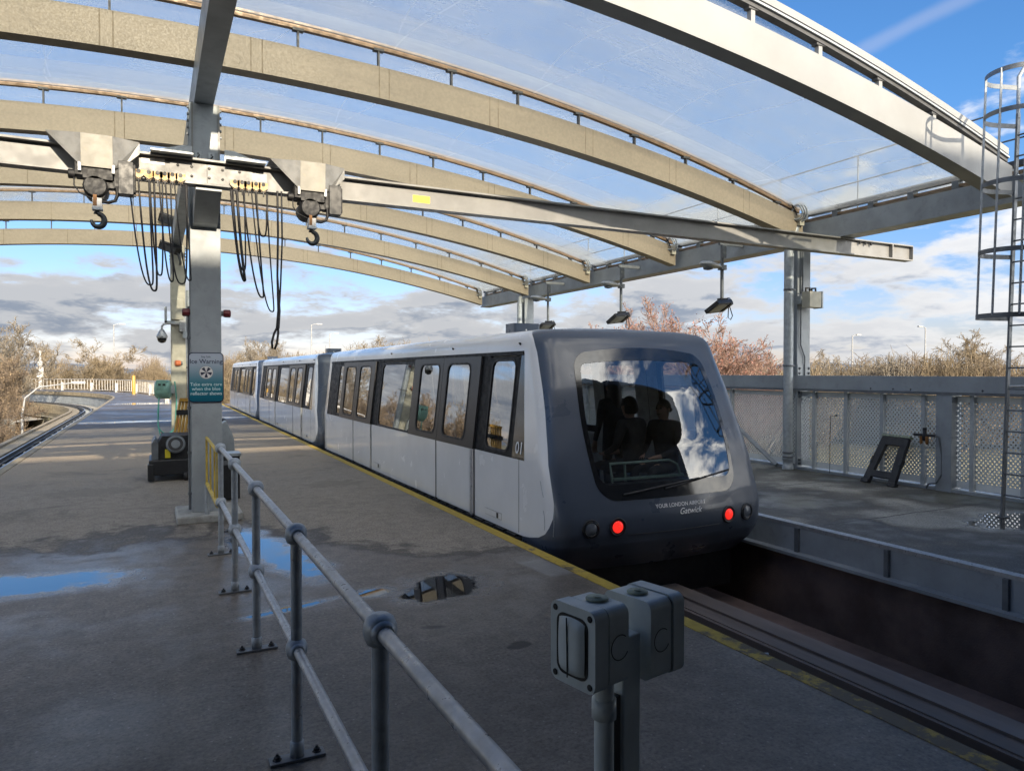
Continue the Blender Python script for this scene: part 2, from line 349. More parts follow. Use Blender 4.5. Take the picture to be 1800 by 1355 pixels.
M['interior'] = mat("pale_train_interior", (0.46, 0.47, 0.47), 0.6)
M['floor_in'] = mat("dark_train_floor", (0.10, 0.10, 0.11), 0.6)
M['rail_green'] = mat("pale_green_grab_rail", (0.13, 0.20, 0.17), 0.4)
M['red_lamp'] = mat("lit_red_lamp", (0.65, 0.02, 0.015), 0.3, emit=((1.0, 0.03, 0.02), 0.30))
M['lamp_glass'] = mat("grey_lamp_lens", (0.14, 0.16, 0.19), 0.15)
M['red_alarm'] = mat("dark_red_plastic", (0.16, 0.025, 0.03), 0.4)
M['orange'] = mat("orange_plastic", (0.62, 0.17, 0.06), 0.4)
M['cream'] = mat("cream_enamel_box", (0.44, 0.42, 0.34), 0.5, var=0.15)
M['pvc'] = mat("grey_green_pvc_switch", (0.52, 0.57, 0.565), 0.45, var=0.12, scale=14, bump=0.05)
M['pvc_moss'] = mat("mossy_pvc_cap", (0.30, 0.34, 0.25), 0.6, var=0.4, scale=30)
M['slot'] = mat("dark_slot", (0.015, 0.016, 0.017), 0.7)
M['sign'] = sign_mat()
M['sign_dark'] = mat("dark_lettering", (0.02, 0.025, 0.06), 0.5, var=0.0)
M['sign_light'] = mat("pale_lettering", (0.62, 0.74, 0.76), 0.5, var=0.0)
M['white_text'] = mat("white_lettering", (0.88, 0.89, 0.9), 0.5, var=0.0)
M['reel'] = mat("sea_green_plastic", (0.17, 0.33, 0.28), 0.4, var=0.15)
M['hose'] = mat("green_hose", (0.08, 0.33, 0.27), 0.4)
M['hook'] = mat("worn_dark_hook", (0.05, 0.055, 0.06), 0.4, metal=0.5)
M['rust'] = mat("rusty_orange_steel", (0.30, 0.14, 0.045), 0.6, var=0.4)
M['cover'] = mat("dull_galvanised_cover", (0.25, 0.25, 0.245), 0.42, metal=0.35, var=0.25, scale=6, dirt=(0.2, 0.17, 0.13), dirt_amt=0.4)
M['cover_white'] = mat("cream_hoist_cover", (0.28, 0.268, 0.235), 0.5, var=0.12, scale=6, dirt=(0.4, 0.33, 0.22), dirt_amt=0.4)
M['skin'] = mat("skin", (0.42, 0.26, 0.19), 0.5, var=0.1)
M['cloth_dark'] = mat("dark_coat_cloth", (0.022, 0.023, 0.028), 0.85, var=0.3)
M['hair'] = mat("dark_hair", (0.02, 0.014, 0.010), 0.5, var=0.3)
M['rail_top'] = mat('dull_dark_rail', (0.11, 0.105, 0.10), 0.5, metal=0.3)
M['fence_post'] = mat('mid_grey_fence_post', (0.46, 0.485, 0.49), 0.5, var=0.1)
M['perf'] = perforated_mat()
M['railing_white'] = mat("white_railing_paint", (0.42, 0.40, 0.37), 0.5, var=0.1)
M['mast'] = mat("pale_mast", (0.30, 0.30, 0.30), 0.5)
M['bark_tan'] = mat("tan_winter_bark", (0.235, 0.18, 0.11), 0.85, var=0.35, scale=1.2)
M['bark_grey'] = mat("grey_winter_bark", (0.22, 0.185, 0.14), 0.85, var=0.35, scale=1.2)
M['bark_brown'] = mat("brown_winter_bark", (0.19, 0.142, 0.098), 0.85, var=0.4, scale=1.0)
M['bark_red'] = mat("reddish_winter_bark", (0.25, 0.155, 0.115), 0.85, var=0.3, scale=1.2)
M['leaf_red'] = mat("dry_red_leaf", (0.26, 0.115, 0.085), 0.7, var=0.4, scale=2)
M['leaf_brown'] = mat("dry_brown_leaf", (0.23, 0.165, 0.095), 0.7, var=0.5, scale=1.0)
M['ground'] = mat("rough_winter_grass", (0.16, 0.14, 0.07), 0.95, var=0.4, scale=0.08, dirt=(0.10, 0.07, 0.04), dirt_amt=0.7)
M['hill'] = mat("distant_wooded_hill", (0.10, 0.13, 0.17), 0.95, var=0.2, scale=0.004)  # blue-grey of distance haze put into the base colour
M['brick'] = mat("dark_building_cladding", (0.16, 0.16, 0.165), 0.7, var=0.1)

# ------------------------------------------------------------------ mesh helpers
class MB:
    def __init__(s): s.v = []; s.f = []; s.mi = []; s.sm = []; s.mats = []
    def slot(s, m):
        if m not in s.mats: s.mats.append(m)
        return s.mats.index(m)
    def add(s, vs, fs, m, smooth=False):
        o = len(s.v); k = s.slot(m); s.v += [tuple(v) for v in vs]
        for f in fs: s.f.append([i + o for i in f]); s.mi.append(k); s.sm.append(smooth)
    def box(s, x0, x1, y0, y1, z0, z1, m):
        vs = [(x0, y0, z0), (x1, y0, z0), (x1, y1, z0), (x0, y1, z0), (x0, y0, z1), (x1, y0, z1), (x1, y1, z1), (x0, y1, z1)]
        s.add(vs, [(0, 3, 2, 1), (4, 5, 6, 7), (0, 1, 5, 4), (1, 2, 6, 5), (2, 3, 7, 6), (3, 0, 4, 7)], m)
    def obox(s, c, size, m, rot=None):
        q = rot if rot is not None else Matrix.Identity(3)
        hx, hy, hz = size[0] / 2, size[1] / 2, size[2] / 2; c = Vector(c)
        vs = [c + q @ Vector(p) for p in ((-hx, -hy, -hz), (hx, -hy, -hz), (hx, hy, -hz), (-hx, hy, -hz), (-hx, -hy, hz), (hx, -hy, hz), (hx, hy, hz), (-hx, hy, hz))]
        s.add(vs, [(0, 3, 2, 1), (4, 5, 6, 7), (0, 1, 5, 4), (1, 2, 6, 5), (2, 3, 7, 6), (3, 0, 4, 7)], m)
    def path(s, pts, r, m, n=8, caps=True, closed=False, smooth=True):
        pts = [Vector(p) for p in pts]; N = len(pts)
        rs = r if isinstance(r, (list, tuple)) else [r] * N
        vs = []; up = None
        for i, p in enumerate(pts):
            a = pts[i - 1] if (i > 0 or closed) else p; b = pts[(i + 1) % N] if (i < N - 1 or closed) else p
            t = (b - a)
            t = t.normalized() if t.length > 1e-9 else Vector((0, 0, 1))
            if up is None:
                up = Vector((0, 0, 1)) if abs(t.z) < 0.9 else Vector((1, 0, 0))
            u = t.cross(up)
            if u.length < 1e-4: u = t.cross(Vector((0.3, 0.8, 0.5)))
            u.normalize(); w = u.cross(t).normalized(); up = w
            for k in range(n):
                a2 = 2 * math.pi * k / n
                vs.append(p + (u * math.cos(a2) + w * math.sin(a2)) * rs[i])
        fs = []
        for i in range(N if closed else N - 1):
            j = (i + 1) % N
            for k in range(n):
                k2 = (k + 1) % n
                fs.append((i * n + k, i * n + k2, j * n + k2, j * n + k))
        s.add(vs, fs, m, smooth)
        if caps and not closed:
            s.add(vs[:n], [tuple(range(n - 1, -1, -1))], m); s.add(vs[-n:], [tuple(range(n))], m)
    def lathe(s, prof, c, m, axis=(0, 0, 1), n=16, smooth=True):
        # prof: list of (radius, height along axis)
        q = Vector((0, 0, 1)).rotation_difference(Vector(axis).normalized()); c = Vector(c); vs = []
        for (r, h) in prof:
            for k in range(n):
                a = 2 * math.pi * k / n
                vs.append(c + q @ Vector((r * math.cos(a), r * math.sin(a), h)))
        fs = []
        for i in range(len(prof) - 1):
            for k in range(n):
                k2 = (k + 1) % n; fs.append((i * n + k, i * n + k2, (i + 1) * n + k2, (i + 1) * n + k))
        s.add(vs, fs, m, smooth)
        s.add(vs[:n], [tuple(range(n - 1, -1, -1))], m); s.add(vs[-n:], [tuple(range(n))], m)
    def prism(s, poly, o, ux, uy, depth, m, m_side=None):
        # poly in 2D (ux,uy from o) extruded along ux x uy by depth
        ux = Vector(ux); uy = Vector(uy); o = Vector(o); w = ux.cross(uy).normalized() * depth; n = len(poly)
        a = [o + ux * p[0] + uy * p[1] for p in poly]; b = [p + w for p in a]
        s.add(a + b, [tuple(range(n - 1, -1, -1)), tuple(range(n, 2 * n))], m)
        s.add(a + b, [(i, (i + 1) % n, n + (i + 1) % n, n + i) for i in range(n)], m_side or m)
    def grid(s, rows, m, smooth=False, skip=None):
        nr, nc = len(rows), len(rows[0]); vs = [p for r in rows for p in r]; fs = []
        for i in range(nr - 1):
            for j in range(nc - 1):
                if skip and skip(i, j): continue
                fs.append((i * nc + j, i * nc + j + 1, (i + 1) * nc + j + 1, (i + 1) * nc + j))
        s.add(vs, fs, m, smooth)
    def build(s, name, parent=None, bevel=0.0, weld=False):
        me = bpy.data.meshes.new(name); me.from_pydata(s.v, [], s.f)
        for m in s.mats: me.materials.append(M[m])
        me.polygons.foreach_set('material_index', s.mi); me.polygons.foreach_set('use_smooth', s.sm); me.update()
        if weld:
            bm = bmesh.new(); bm.from_mesh(me); bmesh.ops.remove_doubles(bm, verts=bm.verts, dist=1e-5); bmesh.ops.recalc_face_normals(bm, faces=bm.faces); bm.to_mesh(me); bm.free()
        o = bpy.data.objects.new(name, me); COL.objects.link(o)
        if parent: o.parent = parent
        if bevel:
            md = o.modifiers.new('bevel', 'BEVEL'); md.width = bevel; md.segments = 2; md.limit_method = 'ANGLE'; md.angle_limit = R(40)
        return o

def tag(o, label, cat, group=None):
    o['label'] = label; o['category'] = cat
    if group: o['group'] = group
    return o
def struct(o, kind='structure'):
    o['kind'] = kind; return o
def empty(name, label, cat, group=None):
    o = bpy.data.objects.new(name, None); COL.objects.link(o); o.empty_display_size = 0.1
    return tag(o, label, cat, group)
def rebase(root, loc):
    # put the thing's origin at its base without moving what was modelled
    loc = Vector(loc); T = Matrix.Translation(-loc)
    if root.type == 'MESH': root.data.transform(T)
    done = set()
    def rec(o):
        for c in o.children:
            if c.type == 'MESH' and c.data.name not in done:
                done.add(c.data.name); c.data.transform(T)
            rec(c)
    rec(root); root.location = loc
    return root
def copy_tree(o, parent=None):
    c = o.copy(); COL.objects.link(c)
    if parent: c.parent = parent
    for ch in list(o.children): copy_tree(ch, c)
    return c
def rrect(w, h, r, n=5, cx=0, cy=0):
    pts = []
    for (sx, sy, a0) in ((1, 1, 0), (-1, 1, 90), (-1, -1, 180), (1, -1, 270)):
        for k in range(n + 1):
            a = R(a0 + 90 * k / n); pts.append((cx + sx * (w / 2 - r) + r * math.cos(a), cy + sy * (h / 2 - r) + r * math.sin(a)))
    return pts
def text_polys(body, size, align='CENTER', shear=0.0):
    cu = bpy.data.curves.new('txt', 'FONT'); cu.body = body; cu.size = size; cu.align_x = align; cu.align_y = 'CENTER'; cu.shear = shear
    cu.resolution_u = 3; cu.offset = size * 0.010
    ob = bpy.data.objects.new('txt', cu); COL.objects.link(ob)
    dg = bpy.context.evaluated_depsgraph_get(); me = bpy.data.meshes.new_from_object(ob.evaluated_get(dg))
    vs = [v.co.copy() for v in me.vertices]; fs = [tuple(p.vertices) for p in me.polygons]
    bpy.data.objects.remove(ob); bpy.data.curves.remove(cu); bpy.data.meshes.remove(me)
    return vs, fs
def add_text(mb, body, size, o, ux, uy, m, align='CENTER', shear=0.0, mapper=None):
    vs, fs = text_polys(body, size, align, shear); o = Vector(o); ux = Vector(ux); uy = Vector(uy)
    if mapper: pts = [mapper(v.x, v.y) for v in vs]
    else: pts = [o + ux * v.x + uy * v.y for v in vs]
    mb.add(pts, fs, m)

# ================================================================== SETTING
PL = 3.49        # right edge of the main platform / left edge of the train trench
PR = 6.74        # right edge of the trench
XL = -2.40       # left edge of the main platform
GZ = -5.6        # natural ground

def sheet(name, pts, z, m):
    mb = MB(); mb.add([(x, y, z) for x, y in pts], [tuple(range(len(pts)))], m); return mb.build(name)

g = MB(); n_ = 48
g.add([(0, 0, GZ)] + [(6000 * math.cos(2 * math.pi * k / n_), 6000 * math.sin(2 * math.pi * k / n_), GZ) for k in range(n_)],
      [(0, 1 + k, 1 + (k + 1) % n_) for k in range(n_)], 'ground')
struct(g.build('ground'))

def hills():
    rng = random.Random(4); mb = MB(); rows = []
    N = 140
    for k in range(N):
        a = R(-75 + 150 * k / (N - 1)); d = 3300
        h = 22 + 20 * (0.5 + 0.5 * math.sin(k * 0.23 + 1)) + 12 * math.sin(k * 0.61) + rng.uniform(-1.5, 1.5)
        s_, c_ = math.sin(a), math.cos(a)
        rows.append([(s_ * d, c_ * d, GZ - 1), (s_ * (d + 250), c_ * (d + 250), h * 0.6), (s_ * (d + 600), c_ * (d + 600), h), (s_ * (d + 1400), c_ * (d + 1400), GZ - 1)])
    mb.grid(rows, 'hill', True); return mb.build('hills')
struct(hills())

# centre line of the left guideway: straight, then curving away to the left
def left_curve():
    pts = []; x0 = XL - 1.62
    y = -8.0
    while y < 56: pts.append((x0, y, 0.0)); y += 4.0
    Rr = 46.0; y0 = 56.0
    for k in range(0, 34):
        a = R(k * 3.0); pts.append((x0 - Rr * (1 - math.cos(a)), y0 + Rr * math.sin(a), a))
    return pts
LC = left_curve()
def off(p, d):
    x, y, a = p; return (x + d * math.cos(a), y + d * math.sin(a))
def strip(mb, d0, d1, z, m, pts=LC):
    mb.grid([[(*off(p, d0), z), (*off(p, d1), z)] for p in pts], m)
def wallstrip(mb, d, z0, z1, m, pts=LC):
    mb.grid([[(*off(p, d), z0), (*off(p, d), z1)] for p in pts], m)
def bar(mb, d0, d1, z0, z1, m, pts=LC):
    rows = [[(*off(p, d0), z0), (*off(p, d0), z1), (*off(p, d1), z1), (*off(p, d1), z0), (*off(p, d0), z0)] for p in pts]
    mb.grid(rows, m)

# main platform slab (straight part and the walkway that follows the curve)
pf = MB()
right_edge = [(PL, -8.0), (PL, 60.0)]
cpts = [p for p in LC if p[1] >= 55.9]
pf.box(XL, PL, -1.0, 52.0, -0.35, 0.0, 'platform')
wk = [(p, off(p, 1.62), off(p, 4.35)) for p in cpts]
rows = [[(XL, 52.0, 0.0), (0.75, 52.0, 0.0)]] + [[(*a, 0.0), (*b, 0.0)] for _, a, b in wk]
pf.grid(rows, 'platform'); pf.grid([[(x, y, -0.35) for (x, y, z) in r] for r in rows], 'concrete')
struct(pf.build('platform'))
yl = MB()
yl.box(PL - 0.13, PL - 0.005, -1.0, 60.0, 0.0, 0.004, 'yellow_line')
struct(yl.build('platform_edge_line'))
kl = MB()
bar(kl, 1.47, 1.617, -0.3, 0.012, 'kerb'); bar(kl, 1.62, 1.70, -0.9, -0.02, 'concrete')
struct(kl.build('platform_edge'))
rp = MB(); rp.box(PR, 11.25, -1.0, 44.0, -0.35, 0.0, 'platform_right')
struct(rp.build('right_deck'))
# trench under the train
tp = MB()
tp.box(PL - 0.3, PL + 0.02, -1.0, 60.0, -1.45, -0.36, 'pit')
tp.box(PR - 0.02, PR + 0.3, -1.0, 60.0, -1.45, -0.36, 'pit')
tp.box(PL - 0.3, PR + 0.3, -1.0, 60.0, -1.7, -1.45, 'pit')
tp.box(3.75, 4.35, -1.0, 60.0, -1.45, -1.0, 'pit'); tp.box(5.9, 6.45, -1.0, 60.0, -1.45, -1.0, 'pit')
struct(tp.build('track_pit'))
# guide beam in the trench: flanged, with a groove
gb = MB()
gb.box(4.95, 5.06, -1.0, 60.0, -0.80, -0.655, 'pit_beam'); gb.box(5.06, 5.16, -1.0, 60.0, -0.80, -0.668, 'pit_beam')
gb.box(5.16, 5.40, -1.0, 60.0, -0.80, -0.645, 'pit_beam'); gb.box(5.0, 5.35, -1.0, 60.0, -1.45, -0.80, 'pit')
gb.box(4.91, 4.95, -1.0, 60.0, -0.84, -0.665, 'pit_beam')
struct(gb.build('guide_beam'))
# fascia along the right edge of the trench
fa = MB()
fa.box(PR - 0.012, PR + 0.10, -1.0, 44.0, -0.02, 0.02, 'galv_light')
fa.box(PR - 0.006, PR - 0.001, -1.0, 44.0, -0.30, -0.022, 'steel')
fa.box(PR - 0.13, PR - 0.007, -1.0, 44.0, -0.335, -0.30, 'steel')
y = 0.2
while y < 30:
    fa.box(PR - 0.045, PR - 0.0065, y, y + 0.05, -0.30, -0.022, 'galv_dark'); y += 1.15
struct(fa.build('trench_fascia'))

# left guideway
gw = MB()
bar(gw, -1.02, -0.58, -1.25, -1.0, 'kerb'); bar(gw, -1.20, -1.02, -1.9, -0.90, 'kerb')
bar(gw, 0.45, 1.02, -1.25, -1.0, 'concrete')
bar(gw, -1.2, 1.6, -2.0, -1.6, 'concrete'); strip(gw, -1.0, 1.6, -1.595, 'black_dirty'); wallstrip(gw, -0.578, -1.6, -1.25, 'black_dirty'); strip(gw, -0.579, 0.449, -1.12, 'black_dirty')  # black strips stand in for the shade down in the channel
wallstrip(gw, 1.595, -1.6, -0.35, 'steel')
struct(gw.build('guideway'))
gr = MB()
for d in (-0.30, 0.12): bar(gr, d, d + 0.06, -1.02, -0.90, 'rail_top'); bar(gr, d - 0.04, d + 0.10, -1.06, -1.02, 'galv_dark'); strip(gr, d + 0.01, d + 0.05, -0.896, 'galv_light')
k = 0
for i in range(len(LC) - 1):
    for t in (0.25, 0.75):
        p = tuple(LC[i][j] * (1 - t) + LC[i + 1][j] * t for j in range(3)); a = off(p, -0.26); b_ = off(p, 0.26)
        gr.path([(*a, -1.1), (*b_, -1.1)], 0.05, 'galv_dark', 5)
struct(gr.build('guide_rails'))
# lower road flyover glimpsed under the curve
def viaduct():
    t = empty('viaduct', 'pale curved road viaduct on a pier glimpsed beyond the left track bend', 'viaduct')
    d = MB(); rows = []
    for k in range(14):
        a = k / 13.0; cx, cy = -32 + 22.5 * a, 96 - 30 * a * a
        rows.append([(cx, cy, -3.2), (cx, cy, -2.05), (cx + 0.5, cy, -2.0), (cx + 1.5, cy + 3.0, -2.0), (cx + 1.5, cy + 3.0, -3.2), (cx, cy, -3.2)])
    d.grid(rows, 'concrete'); d.build('deck', t)
    p = MB(); p.box(-13.4, -12.5, 76.4, 78.2, GZ, -3.2, 'concrete'); p.build('pier', t)
    return rebase(t, (-13, 77, GZ))
viaduct()

# building the picture was taken from, wholly behind the camera: it shades the near platform
def building():
    t = empty('station_building', 'dark clad station building with an added rounded roof overhang behind the near platform', 'building')
    w = MB(); w.box(-26, 13.0, -9.0, -1.05, GZ, 5.84, 'brick'); w.build('wall', t)
    poly = [(-26.2, -9.2), (13.2, -9.2), (13.2, -1.4)]  # unseen overhang, outline shaped for its dark reflection in the windscreen
    for k in range(13):
        a = R(90 * k / 12); poly.append((7.5 + 5.7 * math.cos(a) ** 0.9 if k < 12 else 7.5, -1.4 + 3.8 * math.sin(a) ** 0.9))
    poly += [(-26.2, 2.4)]
    r = MB(); r.prism(poly, (0, 0, 5.85), (1, 0, 0), (0, 1, 0), 0.20, 'brick'); r.build('roof', t)
    for k in range(7):
        x = -24 + k * 5
        gz_ = MB(); gz_.box(x, x + 3.6, -1.04, -1.0, 0.4, 3.0, 'black_gloss'); gz_.build('window', t)
    rebase(t, (-9, -5, GZ))
    t = empty('shade_block', 'tall plain unseen block added behind the right deck to shade it', 'building')
    w = MB(); w.box(-2, 12.6, -34, -20, GZ, 15.2, 'brick'); w.build('wall', t)  # unseen block added to shade the deck, set back from the windscreen reflection
    r = MB(); r.box(-2.2, 12.7, -34.2, -19.9, 15.203, 15.5, 'steel'); r.build('roof', t)
    return rebase(t, (5, -27, GZ))
building()

# ================================================================== CANOPY
X0 = 0.6; Z0 = 5.53; KA = 0.0126
RIB_Y = [5.97 + 3.6 * k for k in range(6)]
XE = 10.72
def zarc(x, dz=0.0): return Z0 - KA * (x - X0) ** 2 + dz
RT = 0.69          # clamp rail above the soffit of the rib
def zrail(x, dz=0.0): return zarc(x, RT + dz) - 0.0019 * (x - X0) ** 2
def canopy():
    root = empty('station_canopy', 'arched steel canopy roofed with clear film over the platform and train', 'canopy')
    xs0 = [-9.3 + (XE + 9.3) * k / 44 for k in range(45)]
    joints = []; x = -8.6
    while x < XE - 0.4: joints.append(x); x += 1.63
    for ri, Y in enumerate(RIB_Y):
        near = ri == 0; mm = 'rib_white' if near else 'rib_tan'
        st = [(v, None) for v in xs0]
        for j in joints:
            for e in (-0.075, 0.060): st += [(j + e, 'a'), (j + e + 0.016, 'b')]
        st.sort()
        mb = MB(); w = 0.11
        for (xa, ta), (xb, tb) in zip(st[:-1], st[1:]):
            seam = (ta == 'a' and tb == 'b'); m = 'seam' if (seam and not near) else mm
            za, zb = zarc(xa), zarc(xb)
            vs = [(xa, Y - w, za), (xb, Y - w, zb), (xb, Y - w, zb + 0.42), (xa, Y - w, za + 0.42), (xa, Y + w, za), (xb, Y + w, zb), (xb, Y + w, zb + 0.42), (xa, Y + w, za + 0.42)]
            mb.add(vs, [(0, 1, 2, 3)], m); mb.add(vs, [(4, 0, 3, 7)] if False else [(5, 4, 7, 6), (4, 5, 1, 0), (3, 2, 6, 7)], mm)
        for xx in (xs0[0], xs0[-1]):
            za = zarc(xx); mb.add([(xx, Y - w, za), (xx, Y + w, za), (xx, Y + w, za + 0.42), (xx, Y - w, za + 0.42)], [(0, 1, 2, 3)], mm)
        rib = mb.build('rib', root)
        if near: rib['label'] = 'off-white front rib of the canopy'
        # clamp rail above the rib
        cr = MB(); prof = [(-0.035, 0.0), (0.035, 0.0), (0.035, 0.05), (0.055, 0.055), (0.055, 0.085), (-0.055, 0.085), (-0.055, 0.055), (-0.035, 0.05)]
        if near: prof = [(-0.05, 0.0), (0.05, 0.0), (0.05, 0.10), (-0.05, 0.10)]
        rows = []
        for xx in xs0:
            zz = zrail(xx); rows.append([(xx, Y + a, zz + b) for a, b in prof + [prof[0]]])
        cr.grid(rows, 'dark_rail' if near else 'bronze')
        if near:
            rows = [[(xx, Y - 0.062 + a, zrail(xx) + b) for a, b in ((0, .103), (0, .19), (.12, .19), (.12, .103), (0, .103))] for xx in xs0]
            cr.grid(rows, 'rib_white')
            rows = [[(xx, Y - 0.075 + a, zrail(xx) + b) for a, b in ((0, .05), (0, .075), (.03, .075), (.03, .05), (0, .05))] for xx in xs0]
            cr.grid(rows, 'steel')
        cr.build('clamp_rail', rib)
        x = -8.9
        while x < XE - 0.3:
            ps = MB(); za = zarc(x); ps.box(x - 0.012 - 0.018 * near, x + 0.012 + 0.018 * near, Y - 0.03, Y + 0.03, za + 0.41, zrail(x) + 0.01, 'rib_white' if near else 'dark_rail')
            ps.box(x - 0.07, x + 0.07, Y - 0.04, Y + 0.04, zrail(x) - 0.02, zrail(x) + 0.012, 'dark_rail'); x += 1.06; ps.build('rail_post', rib)
    # clear film between the ribs: a shallow cushion hanging between the clamp rails
    xs = [-9.3 + (XE + 0.35 + 9.3) * k / 60 for k in range(61)]
    for k in range(5):
        ya, yb = RIB_Y[k] + 0.05, RIB_Y[k + 1] - 0.05; fm = MB(); rows = []
        for x in xs:
            rows.append([(x, ya + (yb - ya) * j / 10, zrail(x, 0.04) - 0.17 * math.sin(math.pi * j / 10) * min(1.0, (XE + 0.4 - x) / 1.5)) for j in range(11)])
        fm.grid(rows, 'film', True); fm.build('roof_film', root)
        f2 = MB(); rows = []
        for x in xs:
            rows.append([(x, ya + (yb - ya) * j / 10, zrail(x, 0.06) + 0.26 * math.sin(math.pi * j / 10) * min(1.0, (XE + 0.4 - x) / 1.5)) for j in range(11)])
        f2.grid(rows, 'film', True); f2.build('roof_film', root)
    # eaves beams
    for sx in (1, -1):
        xe = 10.95 if sx == 1 else -9.4
        gm = MB(); ya, yb = RIB_Y[0] - 0.4, RIB_Y[-1] + 0.25
        xa, xb = sorted((xe - 0.10 * sx, xe + 0.2 * sx))
        gm.box(xa, xb, ya, yb, 4.21, 4.56, 'steel'); gm.box(xa - 0.04, xb + 0.04, ya, yb, 4.18, 4.209, 'steel'); 
        gm.build('eaves_beam', root)
        ed = MB(); xa, xb = sorted((xe - 0.02 * sx, xe + 0.10 * sx)); ed.box(xa, xb, ya, yb, 4.71, 4.79, 'dark_rail'); ed.box(xa + .02, xb + .05, ya, yb, 4.615, 4.65, 'bronze')
        y = ya + 0.5
        while y < yb: ed.box(xa, xb, y - 0.05, y + 0.05, 4.56, 4.71, 'galv_dark'); y += 0.72
        ed.build('eaves_edge', root)
        if sx == 1:
            rl = MB()
            for z in (5.05, 5.5): rl.path([(11.12, ya - 0.6, z + 0.1), (11.12, yb, z + 0.1)], 0.013, 'galv_dark', 6)
            y = ya + 1.3
            while y < yb: rl.path([(11.12, y, 4.56), (11.12, y, 5.6)], 0.013, 'galv_dark', 6); y += 1.75
            rl.build('roof_guard_rail', root)
    sp = MB(); sp.box(X0 - 0.135, X0 + 0.085, 6.68, 24.1, 5.06, 5.50, 'steel'); sp.box(X0 - 0.05, X0 + 0.05, RIB_Y[0] + 0.113, 6.68, 5.60 - 0.06, 5.60, 'steel'); sp.box(X0 - 0.14, X0 + 0.14, 6.66, 6.82, 5.501, 5.62, 'steel'); sp.build('spine_beam', root)
    return rebase(root, (X0, 9.7, 4.9))
canopy()

COL_Y = [RIB_Y[1] + 0.12, RIB_Y[4] + 0.1]
def ibeam_col(mb, x, y, w, d, z0, z1, m, t=0.03):
    # flanges face the camera and the far side
    mb.box(x - w / 2, x + w / 2, y - d / 2, y - d / 2 + t, z0, z1, m); mb.box(x - w / 2, x + w / 2, y + d / 2 - t, y + d / 2, z0, z1, m)
    mb.box(x - 0.02, x + 0.02, y - d / 2 + t, y + d / 2 - t, z0, z1, m)
def bolts(mb, pts, axis, m='galv_dark', r=0.018, h=0.03):
    for p in pts: mb.lathe([(r * 1.5, 0), (r * 1.5, 0.006), (r, 0.007), (r, h)], p, m, axis, 6, False)
def mid_column(y, label, front):
    t = empty('steel_column', label, 'column', 'columns along the middle of the platform')
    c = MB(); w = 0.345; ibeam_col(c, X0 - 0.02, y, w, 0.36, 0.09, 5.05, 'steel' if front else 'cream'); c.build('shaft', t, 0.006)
    p = MB(); p.box(X0 - 0.37, X0 + 0.37, y - 0.42, y + 0.4, -0.01, 0.09, 'plinth'); p.build('plinth', t, 0.02)
    h = MB(); yf = y - 0.18
    h.box(X0 - 0.17, X0 - 0.15, yf - 0.02, yf + 0.3, 4.30, 5.05, 'steel_light'); h.box(X0 + 0.13, X0 + 0.15, yf - 0.02, yf + 0.3, 4.30, 5.05, 'steel_light')
    for s in (-1, 1):
        for z in (4.68, 4.76, 4.84, 4.92, 5.0): bolts(h, [(X0 - 0.02 + s * 0.165, yf + 0.05, z)], (s, 0, 0))
    h.build('splice_plate', t)
    if front:
        b = MB(); b.box(X0 - 0.13, X0 - 0.06, yf - 0.016, yf - 0.001, 4.33, 4.47, 'galv'); b.box(X0 + 0.02, X0 + 0.09, yf - 0.016, yf - 0.001, 4.33, 4.47, 'galv')
        for x in (X0 - 0.095, X0 + 0.055): bolts(b, [(x, yf - 0.016, 4.36), (x, yf - 0.016, 4.44)], (0, -1, 0), r=0.009, h=0.012); b.path([(x - .015, yf - .02, 4.375), (x, yf - .03, 4.40), (x + .015, yf - .02, 4.425)], 0.007, 'black', 5)
        b.build('clip_plate', t)
        # bracket under the runway beam
        k = MB(); k.prism([(0, 3.884), (-0.74, 3.884), (-0.74, 3.84), (-0.14, 3.58), (0, 3.56)], (X0 - 0.16, yf - 0.001, 0), (0, 1, 0), (0, 0, 1), 0.27, 'steel'); k.build('beam_bracket', t)
        # conduit down the left edge
        cd = MB(); cd.path([(X0 - 0.215, y - 0.1, 0.12), (X0 - 0.215, y - 0.1, 2.6)], 0.014, 'galv_dark', 6)
        for z in (0.3, 0.8, 1.35, 2.2): cd.box(X0 - 0.235, X0 - 0.19, y - 0.12, y - 0.08, z, z + 0.03, 'galv_dark')
        cd.build('conduit', t)
    return rebase(t, (X0, y, 0))
mid_column(COL_Y[0], 'tall blue-grey steel column on a concrete plinth carrying the ice warning sign', True)
mid_column(COL_Y[1], 'sunlit cream steel column further back carrying the dome camera and hose reel', False)

def side_column(x, y, label, boltplates=False):
    t = empty('steel_column', label, 'column', 'columns under the canopy eaves')
    c = MB(); ibeam_col(c, x, y, 0.33, 0.33, 0.0, 4.178, 'steel'); c.build('shaft', t, 0.006)
    h = MB(); yf = y - 0.165
    for z0, z1 in ((1.26, 1.95), (0.03, 0.24)):
        h.box(x - 0.165, x + 0.165, yf - 0.014, yf - 0.001, z0, z1, 'steel')
        zz = [z0 + 0.07, z0 + 0.14, z1 - 0.14, z1 - 0.07] if z1 - z0 < .4 else [z0 + .08, z0 + .17, z0 + .26, z1 - .26, z1 - .17, z1 - .08]
        bolts(h, [(x + s * 0.12, yf - 0.014, z) for s in (-1, 1) for z in zz], (0, -1, 0))
    h.build('bolt_plate', t)
    return rebase(t, (x, y, 0))
side_column(10.85, 9.70, 'blue-grey steel column by the perforated fence with a cream box on it')
side_column(10.85, RIB_Y[4] + 0.25, 'slim steel column seen over the train roof at the far eaves')
side_column(-9.4, 9.55, 'steel column under the left eaves of the canopy nearest the building')
side_column(-9.4, RIB_Y[4], 'steel column under the left eaves of the canopy further along')

